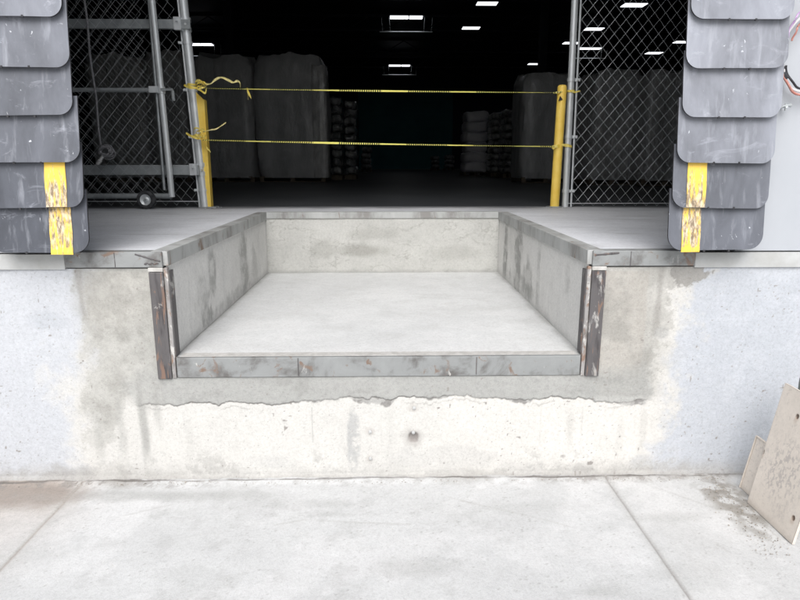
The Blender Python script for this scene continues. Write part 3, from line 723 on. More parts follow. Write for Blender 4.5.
# piles of bags, each layer a glossy pillow
def bagstack(px0, px1, ytop, ybot, n, label, mat, seed, depth=1.1):
    a = atZ(px0, ybot, DZ); b = atZ(px1, ybot, DZ); yy = (a.y+b.y)/2; t = atY((px0+px1)/2, ytop, yy)
    o = thing('bag_stack', ((a.x+b.x)/2, yy+depth/2, DZ), label, 'stack of bags', 'stacks of film-wrapped bags in the warehouse')
    pallet(o, a.x+.02, b.x-.02, yy, yy+depth); H = (t.z-DZ-.13)/n; rnd = random.Random(seed)
    for i in range(n):
        m = MB(); m.smooth = True; nu, nv = 26, 12; cx = (a.x+b.x)/2+rnd.uniform(-.03, .03); hx = (b.x-a.x)/2*rnd.uniform(.9, 1.0); cy = yy+depth/2; z0 = DZ+.13+i*H
        for j in range(nv+1):
            ph = -math.pi/2+math.pi*j/nv
            for k in range(nu):
                th = 2*math.pi*k/nu; ct, st_ = math.cos(th), math.sin(th)
                f = lambda c, p: math.copysign(abs(c)**p, c)
                r = f(math.cos(ph), .45 if mat != 'bale' else .16); w_ = 1+(.05*math.sin(th*5+i*2.1+seed)+.03*math.sin(th*11+i))*(1 if mat != 'bale' else .25)
                m.v.append(Vector((cx+hx*r*f(ct, .45)*w_, cy+depth/2*r*f(st_, .45)*w_, z0+H*.5+H*.52*f(math.sin(ph), .75)+.02*math.sin(th*3+i))))
        for j in range(nv):
            for k in range(nu): m.f.append((j*nu+k, j*nu+(k+1) % nu, (j+1)*nu+(k+1) % nu, (j+1)*nu+k))
        m.build('bag', mat, o)
bagstack(331, 343, 96, 180, 9, 'glossy bag stack touching the big wrapped load on the left side', 'bagdark', 1)
bagstack(344, 357, 100, 179.5, 9, 'glossy bag stack at the left side, next to the open aisle', 'bagdark', 2)
bagstack(463, 489, 111, 176, 6, 'pale grey bale stack standing right of the open aisle', 'bale', 3, 1.4)
bagstack(490, 501, 112, 177, 9, 'dark glossy bag stack between the pale bales and its taller neighbour', 'bagdark', 4)
bagstack(502, 518, 109, 178, 9, 'dark glossy bag stack just left of the load behind the yellow bollard', 'bagdark', 5)
bagstack(431, 440, 156, 170, 3, 'low far bag stack on the back floor, left of its twin', 'bagdark', 6)
bagstack(444, 455, 155, 170, 3, 'low far bag stack on the back floor, left of the pale bales', 'bagdark', 7)
bagstack(361, 372, 147, 172, 4, 'low dark bag stack right of the left glossy stacks, far back', 'bagdark', 8)

# ------------------------------------------------------------------ fences and gate
def chain(m, x0, x1, z0, z1, y, lean=0, r=.0018, A=.0525, B=.060):
    nw = int((x1-x0)/A); ns = int((z1-z0)/B)
    rnd = random.Random(int(x0*100))
    for k in range(nw):
        ph = k % 2; pts = []
        for j in range(ns+1):
            side = (j+ph) % 2
            x = x0+(k+side)*A; z = z0+j*B; x += lean*(z-z0)
            wob = .012*math.sin(x*3.1+z*1.3)+.004*math.sin(x*9+z*5)
            pts.append((x+.003*math.sin(z*7+k*.3), y+wob+(r if side else -r), z))
        m.tube(pts, r, 4, cap=False)
    return m
FY = 3.15
def post(px0, py0, px1, py1, y, r, topz=3.75):
    a = atY(px0, py0, y); b = atY(px1, py1, y); d = (a-b); top = b+d*((topz-b.z)/d.z); b = b+d*((DZ-b.z)/d.z)
    return b, top
# left fixed fence
b, t = post(183, 0, 205, 207, FY, .04)
lf = thing('chain_link_fence', (b.x, FY, DZ), 'galvanised chain-link fence panel with thick end post left of the opening', 'fence')
m = MB(); m.smooth = True; m.tube([b, t], .041, 16); m.tube([t, t+Vector((0, 0, .03))], [.045, .01], 16); m.build('post', 'galv', lf)
LPB, LPT = b, t
m = MB(); chain(m, -4.2, b.x-.06, DZ+.02, 3.7, FY, -.045, A=.0525).build('mesh', 'wire', lf)
b2, t2 = post(178, 0, 198.5, 195, FY, .01); m = MB(); m.smooth = True; m.tube([b2, t2], .011, 8); m.build('tension_bar', 'galv', lf)
m = MB()
for py in (20, 31): pass
for py0, py1 in ((19, 28.5), (165, 175)):
    a = atY(60, py0, FY-.06); c = atY(60, py1, FY-.06); e = atY(190 if py0 < 50 else 199, py0, FY-.06)
    m = MB(); m.box(-4.2, e.x, FY-.075, FY-.045, c.z, a.z); m.box(-4.2, e.x, FY-.045, FY-.035, a.z-.012, a.z); m.box(-4.2, e.x, FY-.045, FY-.035, c.z, c.z+.012)
    o = m.build('rail', 'galv' if 0 else 'galvdark', lf); bv = o.modifiers.new('b', 'BEVEL'); bv.width = .004; bv.segments = 2
    # clamp on the post
    zc = (a.z+c.z)/2; px_ = b.x+(t.x-b.x)*(zc-b.z)/(t.z-b.z)
    m = MB(); m.smooth = True
    for dz in (-.035, .05): m.tube([(px_, FY, zc+dz-.02), (px_, FY, zc+dz+.02)], .049, 14)
    m.box(px_-.085, px_-.02, FY-.085, FY-.04, zc-.05, zc+.06); m.tube([(px_-.05, FY-.11, zc+.03), (px_-.05, FY-.04, zc+.03)], .012, 8)
    m.tube([(px_+.02, FY-.08, zc), (px_+.02, FY-.03, zc)], .011, 8); m.build('clamp', 'galv', lf)
for py in (43, 90, 137, 190):
    z = atY(183, py, FY).z; x = b.x+(t.x-b.x)*(z-b.z)/(t.z-b.z)
    m = MB(); m.smooth = True; m.tube([(x, FY, z-.012), (x, FY, z+.012)], .046, 14); m.box(x-.085, x-.03, FY-.012, FY+.004, z-.012, z+.012); m.tube([(x-.07, FY-.03, z), (x-.07, FY+.01, z)], .011, 8); m.build('clamp', 'galv', lf)
m = MB(); m.tube([(-4.2, FY-.01, DZ+.06), (b.x-.04, FY-.01, DZ+.06)], .004, 6); m.build('tension_wire', 'galv', lf)
# bottom scraps of wire where the mesh meets the floor
# gate on a wheel
GY = 3.0
gt = thing('rolling_gate', (atY(147, 208, GY).x, GY, DZ), 'grey pipe-framed chain-link gate resting on a small wheel behind the left rubber pad', 'gate')
s0, s1 = atY(172, 197, GY), atY(152, 0, GY); s1 = s0+(s1-s0)*((3.65-s0.z)/(s1.z-s0.z))
def tubepart(name, pts, r, mat='galv', par=gt, n=12):
    m = MB(); m.smooth = True; m.tube(pts, r, n); return m.build(name, mat, par)
tubepart('stile', [s0, s1], .029)
a0, a1 = atY(164, 190, GY), atY(148.5, 0, GY); a1 = a0+(a1-a0)*((3.6-a0.z)/(a1.z-a0.z)); tubepart('tension_bar', [a0+Vector((0, .01, 0)), a1+Vector((0, .01, 0))], .014, 'galvdark')
zb = atY(120, 196, GY).z; zm = atY(120, 90, GY).z
tubepart('bottom_rail', [(-4.1, GY, zb), (s0.x, GY, zb)], .026, 'galvdark')
xm = s0.x+(s1.x-s0.x)*(zm-s0.z)/(s1.z-s0.z)
tubepart('middle_rail', [(-4.1, GY, zm), (xm-.02, GY, zm)], .020, 'galvdark')
tubepart('top_rail', [(-4.1, GY, 3.65), (s1.x+.02, GY, 3.65)], .026, 'galvdark')
tubepart('stile', [(-4.1, GY, zb), (-4.1, GY, 3.65)], .029)
m = MB(); chain(m, -4.08, s0.x-.08, zb+.0, 3.62, GY-.02, -.02, A=.0525, B=.058).build('mesh', 'wiredark', gt)
m = MB(); m.smooth = True; m.tube([(xm, GY, zm-.03), (xm, GY, zm+.03)], .038, 12); m.box(xm-.10, xm-.02, GY-.04, GY-.01, zm-.025, zm+.03); m.build('clamp', 'galv', gt)
# hasp + small padlock on the stile
m = MB(); m.box(xm+.01, xm+.12, GY-.045, GY-.035, zm-.01, zm+.012); m.tube([(xm+.12, GY-.045, zm-.01), (xm+.125, GY-.05, zm-.1)], .014, 8); m.build('latch', 'galvdark', gt)
# wheel
wx = atY(147, 201, GY-.05).x; wz = DZ+.088
def lathe(prof, c, n=28):
    m = MB(); m.smooth = True
    for (r, yy) in prof:
        for k in range(n): a = 2*math.pi*k/n; m.v.append(Vector((c[0]+r*math.cos(a), c[1]+yy, c[2]+r*math.sin(a))))
    for i in range(len(prof)-1):
        for k in range(n): m.f.append((i*n+k, (i+1)*n+k, (i+1)*n+(k+1) % n, i*n+(k+1) % n))
    return m
wheel = lathe([(.052, -.03), (.07, -.034), (.084, -.026), (.088, -.01), (.088, .01), (.084, .026), (.07, .034), (.052, .03), (.052, -.03)], (wx, GY-.06, wz)).build('tyre', 'tyre', gt)
lathe([(.0, -.026), (.014, -.026), (.016, -.018), (.03, -.012), (.046, -.024), (.053, -.028), (.053, .028), (.03, .014), (0, .02)], (wx, GY-.06, wz)).build('rim', 'galv', gt)
m = MB(); m.box(wx-.02, wx+.02, GY-.025, GY-.018, wz-.02, zb+.05); m.tube([(wx, GY-.10, wz), (wx, GY-.015, wz)], .009, 8); m.box(wx-.05, wx+.05, GY-.03, GY-.02, zb-.02, zb+.03); m.build('wheel_bracket', 'galvdark', gt)
# hanging cord with bundled end
hc = atY(83, -10, GY-.06); he = atY(101, 145, GY-.06)
co = thing('hanging_cord', (he.x, GY-.06, he.z-.12), 'dusty grey cord hanging down the gate mesh with a knotted bundle at its end', 'cord')
top = hc+(hc-he)*.45
m = MB(); m.smooth = True; m.tube([top+(he-top)*(i/14)+Vector((.006*math.sin(i*1.3), 0, 0)) for i in range(15)], .010, 8); m.build('cord', 'cord', co)
rnd = random.Random(4); m = MB(); m.smooth = True; c = atY(106, 152, GY-.09)
for q in range(7):
    R = rnd.uniform(.035, .065); ax = rnd.uniform(0, 6.28); pts = []
    for i in range(21):
        a = 2*math.pi*i/20; pts.append(c+Vector((R*math.cos(a), .025*math.sin(a+ax), R*.85*math.sin(a)))+Vector((rnd.uniform(-.003, .003),)*3)+Vector((.012*math.sin(ax), 0, .012*math.cos(ax))))
    m.tube(pts, .009, 7)
m.build('bundle', 'cord', co)
e1 = atY(103, 156, GY-.11); e2 = atY(97.5, 164, GY-.11)
m = MB(); m.smooth = True; m.tube([e1, e1+(e2-e1)*.5, e1+(e2-e1)*.55, e2], [.014, .016, .022, .018], 10); m.build('plug', 'brass', co)

# right fixed fence
b, t = post(575, 0, 565, 207, FY, .03); RPB, RPT = b, t
rf = thing('chain_link_fence', (b.x, FY, DZ), 'galvanised chain-link fence panel right of the opening, beside the round yellow bollard', 'fence')
m = MB(); m.smooth = True; m.tube([b, t], .032, 16); m.build('post', 'galv', rf)
b2, t2 = post(581, 0, 571, 205, FY, .01); tubepart('tension_bar', [b2, t2], .010, 'galv', rf, 8)
m = MB(); chain(m, b.x+.075, 4.2, DZ+.01, 3.7, FY, -.015, A=.053, B=.062).build('mesh', 'wire', rf)
for py in (80, 137, 191):
    z = atY(572, py, FY).z; x = b.x+(t.x-b.x)*(z-b.z)/(t.z-b.z)
    m = MB(); m.smooth = True; m.tube([(x, FY, z-.016), (x, FY, z+.016)], .038, 14); m.box(x+.02, x+.085, FY-.012, FY+.004, z-.014, z+.014); m.tube([(x+.06, FY-.03, z), (x+.06, FY+.01, z)], .010, 8); m.build('clamp', 'galv', rf)
m = MB(); m.tube([(b.x, FY-.01, DZ+.035), (4.2, FY-.01, DZ+.035)], .004, 6); m.build('tension_wire', 'galv', rf)

# ------------------------------------------------------------------ yellow posts
# left: yellow steel angle with a slanted cut top
y0 = FY-.02
A_ = atY(203.5, 205, y0); T_ = atY(196.0, 93, y0); w_ = .075
ya = thing('guard_post', (A_.x+.04, y0, DZ), 'yellow steel angle post with a slanted cut top beside the thick fence post', 'bollard', 'yellow guard posts at the opening')
m = MB(); zt1 = atY(196, 92, y0).z; zt2 = atY(204, 100, y0).z; dx = (T_.x-A_.x)
for (ox, oy, sx_, sy_) in ((0, 0, w_, .01), (w_-.01, .0101, .01, .07)):
    bb = len(m.v)
    for (x, y) in ((ox, oy), (ox+sx_, oy), (ox+sx_, oy+sy_), (ox, oy+sy_)):
        tt = x/w_; m.v.append(Vector((A_.x+x, y0+y, DZ))); m.v.append(Vector((A_.x+dx*.3+x, y0+y, zt1+(zt2-zt1)*tt)))
    m.f += [(bb, bb+2, bb+3, bb+1), (bb+2, bb+4, bb+5, bb+3), (bb+4, bb+6, bb+7, bb+5), (bb+6, bb, bb+1, bb+7), (bb+1, bb+3, bb+5, bb+7)]
m.build('angle_bar', 'yellow', ya)
m = MB(); m.box(A_.x-.03, A_.x+w_+.05, y0-.05, y0+.09, DZ, DZ+.008); m.build('base_plate', 'galvdark', ya)
# right: round pipe bollard
A_ = atY(554.5, 205, FY-.05); zt = atY(559, 85, FY-.05).z; xt = atY(560, 90, FY-.05).x
yb_ = thing('guard_post', (A_.x, FY-.05, DZ), 'round yellow pipe bollard with a capped top beside the right fence post', 'bollard', 'yellow guard posts at the opening')
m = MB(); m.smooth = True; m.tube([(A_.x, FY-.05, DZ), (A_.x+.012, FY-.05, zt-.02), (A_.x+.012, FY-.05, zt-.008), (A_.x+.012, FY-.05, zt)], [.044, .044, .040, .028], 20); m.build('pipe', 'yellow', yb_)
m = MB(); m.smooth = True; m.tube([(A_.x, FY-.05, DZ), (A_.x, FY-.05, DZ+.01)], .075, 20); m.build('base_plate', 'galvdark', yb_)
m = MB(); c = Vector((A_.x-.028, FY-.096, zt-.15)); m.v += [c, c+Vector((.038, -.004, .012)), c+Vector((.012, -.004, .045))]
m.v += [p+Vector((0, .012, 0)) for p in m.v[:3]]; m.f += [(0, 1, 2), (5, 4, 3), (0, 3, 4, 1), (1, 4, 5, 2), (2, 5, 3, 0)]; m.build('torn_sticker', 'black_cable', yb_)

# ------------------------------------------------------------------ caution tape
TY = FY-.115
def tape(p0, p1, sag, label, seed, pa, pb):
    rnd = random.Random(seed); N_ = 90
    o = thing('caution_tape', (p0.x, TY, p0.z), label, 'tape', 'strands of caution tape across the opening')
    pts, dirs = [], []
    for i in range(N_+1):
        t = i/N_; p = p0.lerp(p1, t); p.z -= sag*4*t*(1-t); pts.append(p)
        ang = 1.12+.22*math.sin(t*7+seed)+.08*math.sin(t*19+seed*2)
        dirs.append((0, math.sin(ang), math.cos(ang)))
    m = MB(); m.ribbon(pts, .026, dirs, .0015); m.build('strand', 'tape', o)
    return o
t1 = tape(atY(201, 88.2, TY), atY(556, 92.6, TY), .005, 'upper strand of yellow caution tape tied between the two yellow posts', 1, 0, 0)
t2 = tape(atY(203, 140, TY), atY(554, 146.6, TY), .006, 'lower strand of yellow caution tape tied between the two yellow posts', 2, 0, 0)
def wrapring(o, c, R, h, seed, mat='tapeplain', n=2):
    rnd = random.Random(seed); m = MB()
    for q in range(n):
        pts = []; tl = rnd.uniform(-.25, .25)
        for i in range(25):
            a = 2*math.pi*i/24; pts.append(c+Vector((R*math.cos(a), R*math.sin(a), tl*R*math.cos(a+q)+q*.008)))
        m.ribbon(pts, h, (0, .1, 1), .0015)
    m.build('wrap_turn', mat, o)
def free(o, pixs, y, wid, mat, seed=1, name='loose_end'):
    P = [atY(px, py, y+dy) for px, py, dy in pixs]; rnd = random.Random(seed)
    pts = []; 
    for i in range(len(P)-1):
        p_1 = P[max(i-1, 0)]; p0_ = P[i]; p1_ = P[i+1]; p2_ = P[min(i+2, len(P)-1)]
        for k in range(6):
            t = k/6; pts.append(.5*((2*p0_)+(-p_1+p1_)*t+(2*p_1-5*p0_+4*p1_-p2_)*t*t+(-p_1+3*p0_-3*p1_+p2_)*t**3))
    pts.append(P[-1]); dirs = []
    for i in range(len(pts)):
        a = .6*math.sin(i*.5+seed)+.3; dirs.append((.2*math.sin(i*.3), math.sin(a), math.cos(a)))
    m = MB(); m.ribbon(pts, wid, dirs, .0015); return m.build(name, mat, o)
def lpx(py): z = atY(190, py, FY).z; return LPB+(LPT-LPB)*((z-LPB.z)/(LPT.z-LPB.z))
def rpx(py): z = atY(570, py, FY).z; return RPB+(RPT-RPB)*((z-RPB.z)/(RPT.z-RPB.z))
wrapring(t1, lpx(87), .047, .014, 1, n=3); wrapring(t2, lpx(137), .047, .014, 2, n=3)
wrapring(t1, rpx(92), .038, .016, 3, n=2); wrapring(t2, rpx(146.5), .038, .016, 4, n=2)
wrapring(t1, atY(558.5, 92.5, FY-.05), .047, .012, 5, 'tape', 1); wrapring(t2, atY(556.5, 147, FY-.05), .047, .016, 6, n=2)
free(t1, [(184, 85, 0), (190, 87.5, -.04), (198, 88, 0)], TY, .025, 'tapeplain', 2)
for k, (cx, cy) in enumerate(((199.5, 83.5), (201, 85.5), (203, 85))):
    free(t1, [(cx-3, cy+2, .02), (cx-4, cy-2, -.01), (cx, cy-3, -.03), (cx+3, cy-1, -.02), (cx+2, cy+2, .0), (cx-2, cy+3, -.02)], TY, .022, 'tapeplain', k, 'knot')
free(t1, [(195, 88, 0), (200, 90, -.02), (205, 93, -.02), (206.5, 88, 0)], TY, .02, 'tapeplain', 4)
free(t1, [(204, 84, 0), (210, 84, -.02), (215, 80, -.02), (221, 77.5, -.03), (228, 80, -.02), (233, 82.5, 0), (237, 81, 0), (240, 83, -.02), (240.5, 87, 0)], TY, .022, 'tapepale', 5)
free(t1, [(247, 89, 0), (248.5, 93, -.02), (251, 97, 0)], TY, .032, 'tapeplain', 6); free(t1, [(247.5, 90, 0), (248, 95, .0), (248.3, 99, 0)], TY, .02, 'tapepale', 7)
free(t2, [(186, 133, 0), (191, 136, -.04), (199, 139, 0)], TY, .022, 'tapeplain', 8)
for k, (cx, cy) in enumerate(((197.5, 131.5), (200, 134.5), (203, 133))):
    free(t2, [(cx-4, cy+1, .02), (cx-3, cy-3, -.01), (cx+1, cy-3, -.03), (cx+3, cy+1, -.02), (cx+1, cy+4, .0), (cx-2, cy+3, -.02)], TY, .02, 'tapeplain', k+9, 'knot')
free(t2, [(203, 132, 0), (210, 130, -.02), (216, 129, -.02), (221, 126, 0), (226, 122.5, 0)], TY, .013, 'tapepale', 12)
free(t2, [(206, 147, 0), (208, 149, -.02), (210.5, 152, 0)], TY, .018, 'tapeplain', 13)
free(t2, [(552, 148, 0), (554, 148.5, -.03), (557, 145, -.02)], TY, .016, 'tapeplain', 14)
free(t1, [(570, 91, 0), (575, 92, .02), (580, 91, .04)], TY, .016, 'tapeplain', 15)
free(t2, [(562, 145, -.02), (568, 145, -.01), (571, 146, .0)], TY, .022, 'tapeplain', 16)

# ------------------------------------------------------------------ rubber pads
def pad(xin, sgn, label):
    """xin: inner edge; sgn: direction of the outer edge"""
    W = .458; xo = xin+sgn*W; x0, x1 = min(xin, xo), max(xin, xo)
    o = thing('rubber_dock_pad', ((x0+x1)/2, 0, 1.24), label, 'dock pad', 'rubber pads at the sides of the doorway')
    m = MB(); xa_, xb_ = (x0+.07, x1-.012) if sgn > 0 else (x0+.012, x1-.07); m.box(xa_, xb_, -.072, .01, 1.262, 3.85); m.build('backing', 'rubber', o)
    zs = [1.238, 1.441, 1.647, 1.848, 2.057, 2.262]; 
    while zs[-1] < 3.6: zs.append(zs[-1]+.205)
    chal = [.20, .30, .66, .80, .85, .75]+[.7]*10
    if sgn < 0: chal = [.02, .08, .22, .30, .38, .50]+[.5]*10
    for i, z in enumerate(zs):
        H = .29; rC = .062 if i else .070; rn = random.Random(i*3+(1 if sgn > 0 else 50))
        jx = rn.uniform(-.007, .007); tw = rn.uniform(-.008, .008); cl, cr = rn.uniform(-.004, .010), rn.uniform(-.004, .010)
        out2 = []
        for (cx, cz, a0) in ((x0+rC, rC, 180), (x1-rC, rC, 270)):
            for k in range(9): a = math.radians(a0+90*k/8); out2.append((cx+jx+rC*math.cos(a), cz+rC*math.sin(a)))
        out2 += [(x1+jx, .12), (x1+jx-.001, H), (x0+jx+.001, H), (x0+jx, .12)]
        # dense front: fan triangulation is fine on the flat sheet
        bow = rn.uniform(.002, .007)
        def yf(x, zl, bow=bow, cl=cl, cr=cr, i=i): return -(cl*max(0, 1-(x-x0)/W*3)**2+cr*max(0, 1-(x1-x)/W*3)**2)*(1-zl/H)**2-.0025*math.sin(x*23+i*1.9)*math.sin(zl*17+i)*(1-zl/H)+ -.083-.034*(1-zl/H)-(bow*math.sin((x-x0)/W*math.pi))*(1-zl/H)
        # build as column strips so the sheet can bow
        nx, nz = 26, 9; m = MB(); m.smooth = True
        def lim(x):
            xr = x-(x0+jx)
            d = min(xr, W-xr); 
            return 0 if d >= rC else rC-math.sqrt(max(0, rC*rC-(rC-d)**2))
        xs = sorted(set([x0+jx+W*i_/nx for i_ in range(nx+1)]+[x0+jx+rC*(1-math.cos(math.radians(a))) for a in range(0, 90, 10)]+[x1+jx-rC*(1-math.cos(math.radians(a))) for a in range(0, 90, 10)]))
        for sd_ in (0, .009):
            for x in xs:
                lo = lim(x)
                for j in range(nz+1):
                    zl = lo+(H-lo)*j/nz; m.v.append(Vector((x, yf(x, zl)+sd_, z+zl+tw*(x-x0)/W)))
        nn = len(xs); K = nz+1; Q = nn*K
        for a in range(nn-1):
            for j in range(nz):
                p = a*K+j; m.f.append((p, p+K, p+K+1, p+1)); p += Q; m.f.append((p, p+1, p+K+1, p+K))
        nface = len(m.f)
        for a in range(nn-1):
            p = a*K; m.f.append((p, p+Q, p+Q+K, p+K)); p = a*K+nz; m.f.append((p, p+K, p+K+Q, p+Q))
        for j in range(nz):
            p = j; m.f.append((p, p+1, p+1+Q, p+Q)); p = (nn-1)*K+j; m.f.append((p, p+Q, p+Q+1, p+1))
        fo = m.build('flap', 'flap', o); fo['chalk'] = float(chal[i]); fo.data.materials.append(M['rubber'])
        for pl in fo.data.polygons[nface:]: pl.material_index = 1  # black rim faces: shadow gap under each flap put into the colour
        # two little moulded nubs on the lower lip
        for f in (.37, .63):
            m = MB(); xx = x0+W*f; m.box(xx-.004, xx+.004, yf(xx, 0)-.002, yf(xx, 0)+.006, z-.006, z+.003)
            m.build('nub', 'rubber', fo)
        if i < 2:
            py = (209, 252)[1-i] if False else None
            if sgn > 0: sx0, sx1 = ((1.397, 1.488) if i == 1 else (1.393, 1.482))
            else:
                pp = (46, 67) if i == 1 else (50.5, 72.5)
                sx0, sx1 = [atY(q, 187 if i == 1 else 231, -.105).x for q in pp]
            nzz = 24; me = MB(); zlo = -.008 if i == 0 else .002; hi = .212; wdg = []
            for a in range(5):
                for j in range(nzz+1):
                    zl = zlo+(hi-zlo)*j/nzz; x = sx0+(sx1-sx0)*a/4+.001*math.sin(zl*40+a)*(a in (0, 4))
                    me.v.append(Vector((x, yf(x, max(0, zl))-.0025, z+zl+tw*(x-x0)/W)))
            for a in range(4):
                for j in range(nzz): p = a*(nzz+1)+j; me.f.append((p, p+nzz+1, p+nzz+2, p+1))
            so_ = me.build('yellow_strip', 'strip', fo)
            at = so_.data.attributes.new('Col', 'FLOAT_COLOR', 'POINT')
            vals = []
            for v in me.v:
                zl = (v.z-z)/hi; wv = (.30*(1-zl)-.14) if i == 1 else (.12-.12*abs(zl-.6)-(.03 if sgn < 0 else 0))
                if i == 0 and zl < .08: wv = -.06
                vals += [wv, wv, wv, 1]
            at.data.foreach_set('color', vals)
            sf = so_.modifiers.new('s', 'SOLIDIFY'); sf.thickness = .002; sf.offset = 0
    return o
pad(1.335, 1, 'scuffed rubber pad right of the doorway, paler of the two, with worn yellow strip')
pad(-1.397, -1, 'dark rubber pad left of the doorway, cut by the frame edge, with yellow strip')

# ------------------------------------------------------------------ cables on the right wall
c0 = atY(811, 52, -.05); Rr = .118
cb = thing('cable_coil', (c0.x, -.02, c0.z-Rr), 'coil of red, violet and black cables hung on the white wall right of the pad', 'cables')
def arc(r, a0, a1, y, dx=0, dz=0, n=30): return [(c0.x+dx+r*math.cos(math.radians(a0+(a1-a0)*i/n)), y+.006*math.sin(i*.7), c0.z+dz+1.45*r*math.sin(math.radians(a0+(a1-a0)*i/n))) for i in range(n+1)]
tubepart('cable', arc(Rr, 60, 330, -.03), .0055, 'grey_cable', cb, 8)
tubepart('cable', arc(Rr+.006, 100, 185, -.04, .01, .03), .004, 'violet_cable', cb, 8)
tubepart('cable', arc(Rr+.003, 195, 340, -.04, .0, -.012), .0055, 'red_cable', cb, 8)
tubepart('cable', arc(Rr-.010, 200, 350, -.032, .006, -.002), .005, 'black_cable', cb, 8)
tubepart('cable', arc(Rr-.013, 90, 168, -.035, .02, .02), .0045, 'red_cable', cb, 8)
tubepart('sleeve', arc(Rr, 163, 181, -.034, 0, 0, 6), .010, 'black_cable', cb, 8)
tubepart('sleeve', arc(Rr, 200, 222, -.034, 0, 0, 6), .012, 'black_cable', cb, 8)
tubepart('hanger', [(c0.x, .01, c0.z+Rr*1.45-.01), (c0.x, -.05, c0.z+Rr*1.45-.012), (c0.x, -.055, c0.z+Rr*1.45+.01)], .005, 'galv', cb, 8)
c1 = atY(783.5, 107, -.01)
hk = thing('wall_cleat', (c1.x, 0, c1.z), 'small bent metal cleat screwed to the white wall below the cables', 'cleat')
tubepart('arm', [c1+Vector((-.024, -.012, -.006)), c1+Vector((-.01, -.02, .002)), c1+Vector((.008, -.02, .006)), c1+Vector((.024, -.012, .006))], [.004, .005, .005, .009], 'galvdark', hk, 8)
tubepart('arm', [c1+Vector((-.004, -.018, .014)), c1+Vector((0, -.02, 0)), c1+Vector((-.002, -.018, -.018))], .004, 'galvdark', hk, 8)
tubepart('screw', [c1+Vector((0, .02, 0)), c1+Vector((0, -.024, 0))], .006, 'galv', hk, 8)

# ------------------------------------------------------------------ steel plates leaning at the right
def plate(A, B, C, th, label, holes, name='steel_plate', seed=1, rim=False):
    A, B, C = Vector(A), Vector(B), Vector(C); U = (B-A).normalized(); Lu = (B-A).length
    V = (C-A); V = (V-U*V.dot(U)); Lv = V.length; V.normalize(); N = U.cross(V).normalized()
    if N.x > 0: N = -N
    o = thing(name, (A+B)/2, label, 'steel plate', 'cream steel plates leaning at the right')
    def colf(u, v):
        n = fbm(u, v, 5, 5, seed); n2 = fbm(u, v, 16, 5, seed+2, .65)
        c = np.ones(u.shape+(3,))*np.array([.70, .64, .575]); c = c*(1+.10*(n-.5)+.06*(n2-.5))[..., None]
        c = mix(c, blob(u, v, .17, .24, .12, .14, n2*1.0, 1, .5)*sm(.54, .57, fbm(u*1.6, v*.8, 60, 4, seed+4, .65))*.6, (.40, .37, .36))
        c = mix(c, sm(.74, .78, fbm(u, v, 70, 3, seed+6))*.4, (.48, .44, .40))
        c = mix(c, (1-sm(.0, .035, v+.02*(n2-.5)))*.5, (.44, .39, .34))
        for hx, hz in holes:
            c = mix(c, (1-sm(.008, .0125, np.hypot(u-hx, (v-hz)*.85)))*.95, (.07, .05, .04))
            c = mix(c, blob(u, v, hx, hz-.012, .012, .02, n2, 1, .4)*.35, (.4, .28, .2))
        e = np.minimum(np.minimum(u, Lu-u), np.minimum(v, Lv-v)); c = mix(c, (1-sm(.0, .006, e+.006*(n2-.5)))*.6, (.50, .45, .40))
        return c
    def hf(u, v):
        h = .0015*(fbm(u, v, 6, 4, seed)-.5)
        for hx, hz in holes: h = h-.010*(1-sm(.006, .011, np.hypot(u-hx, (v-hz)*.85)))
        return h
    grid('plate_face', 'board', A+N*th*0, U*Lu, V*Lv, int(Lu/.003), int(Lv/.003), colf, hf, None, o, N=N)
    m = MB(); e = .0015
    P = [A-N*e, B-N*e, B+V*Lv-N*e, A+V*Lv-N*e]; P += [p-N*th for p in P]
    m.v += P; m.f += [(4, 5, 6, 7), (0, 4, 7, 3), (1, 2, 6, 5), (0, 1, 5, 4), (3, 7, 6, 2)]
    m.build('plate_body', 'boardedge', o)
    if rim:
        m = MB(); m.tube([A+N*.003, A+V*Lv+N*.003], .004, 6); m.tube([A+V*Lv+N*.003, B+V*Lv+N*.003], .004, 6); m.build('edge_lip', 'boardedge', o)
    return o, (A, U, V, Lu, Lv)
Am = atZ(747, 503, 0); Bm = atZ(792, 545, 0); Am.z = Bm.z = .004; Bm.x = Am.x
Cm = atY(785, 383, -.283)
def uvpix(px, py, fr):
    A, U, V, Lu, Lv = fr; N = U.cross(V); d = ray(px, py); t = (A-CAM).dot(N)/d.dot(N); P = CAM+d*t-A; return (P.dot(U), P.dot(V))
U_ = (Bm-Am).normalized(); V_ = (Cm-Am); V_ = (V_-U_*V_.dot(U_)); fr = (Am, U_, V_.normalized(), 0, 0)
hl = [uvpix(px, py, fr) for px, py in ((776, 402), (797, 416.5), (769, 428.5), (763, 451.5), (793, 518))]
plate(Am, Bm, Cm, .012, 'large cream steel plate with bolt holes leaning at the right edge', hl, seed=3)
A2 = atZ(740, 488, 0); A2.z = .004; B2 = A2+Vector((0, -.20, 0)); C2 = atY(757, 436, A2.y)
plate(A2, B2, C2, .010, 'small cream steel plate with a raised lip standing behind the large one', [], seed=9, rim=True)
# what the plates rest on: a grey painted guide post with a flange
gx = atY(799.5, 372, -.3).x+.045
gp = thing('guide_post', (gx, -.36, 0), 'grey square guide post at the right edge behind the leaning plates', 'post')
m = MB(); m.box(gx-.03, gx+.09, -.46, -.28, 0, .66); o = m.build('post_body', 'postgrey', gp); bv = o.modifiers.new('b', 'BEVEL'); bv.width = .008; bv.segments = 3
m = MB(); m.box(gx-.0, gx+.12, -.50, -.24, .0, .012); m.build('base_plate', 'postgrey', gp)

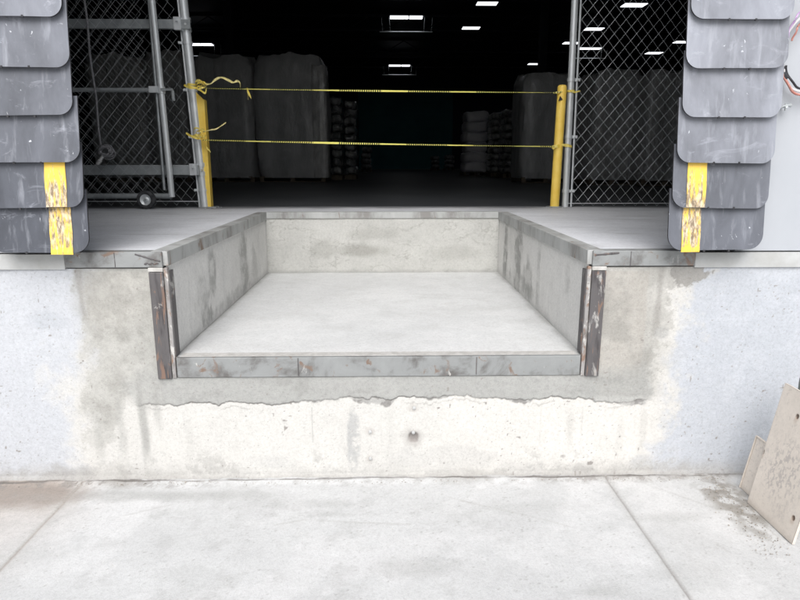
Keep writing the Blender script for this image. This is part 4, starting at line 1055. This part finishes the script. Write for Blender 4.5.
# ------------------------------------------------------------------ grit along the wall foot
rnd = random.Random(12); m = MB()
def pebble(x, y, s):
    b = len(m.v); z = s*.3+.004
    for q in ((1, 0, 0), (-1, 0, 0), (0, 1, 0), (0, -1, 0), (0, 0, .7), (0, 0, -.7)):
        m.v.append(Vector((x+q[0]*s*rnd.uniform(.6, 1.3), y+q[1]*s*rnd.uniform(.6, 1.3), z+q[2]*s)))
    for f in ((0, 2, 4), (2, 1, 4), (1, 3, 4), (3, 0, 4), (2, 0, 5), (1, 2, 5), (3, 1, 5), (0, 3, 5)): m.f.append(tuple(b+i for i in f))
for i in range(330):
    t = rnd.random(); x = 1.66+rnd.gauss(0, .05)+.07*(1-t); y = -.08-.62*t+rnd.gauss(0, .03)
    if x < 1.77: pebble(x, y, rnd.choice((.0015, .002, .0025, .004)))
for i in range(900): pebble(rnd.uniform(-2.2, 1.8), -abs(rnd.gauss(.03, .02)), rnd.choice((.0012, .0018, .0022, .0035)))
for i in range(130): pebble(rnd.uniform(-2, 1.8), rnd.uniform(-1.1, -.05), rnd.choice((.001, .0015, .002)))
tag(m.build('debris', 'grit', origin=(0, 0, 0)), 'loose grit and dirt along the wall foot and plates', 'grit', kind='stuff')
m = MB(); m.smooth = False
for i in range(16):
    x = 1.70+rnd.gauss(0, .035); y = -.16+rnd.gauss(0, .05); a = rnd.uniform(0, 6.28); L = rnd.uniform(.02, .05)
    m.tube([(x, y, .008), (x+L*.5*math.cos(a), y+L*.5*math.sin(a), .014), (x+L*math.cos(a+.5), y+L*math.sin(a+.5), .007)], .0012, 4)
tag(m.build('dry_twigs', 'grit', origin=(1.7, -.16, 0)), 'small tuft of dry twigs at the wall foot left of the plates', 'twigs', kind='stuff')
# crumbs at the foot of the left and right yellow posts
rnd = random.Random(3); m = MB()
for i in range(60):
    sx_ = rnd.choice((-1.70, 1.63)); b = len(m.v); pebble(sx_+rnd.gauss(0, .04), FY-.12+rnd.gauss(0, .05), rnd.choice((.004, .006, .008)))
    for k in range(b, len(m.v)): m.v[k].z += DZ
tag(m.build('chips', 'upper', origin=(0, FY, DZ)), 'white crumbs on the floor at the feet of the yellow posts', 'crumbs', kind='stuff')
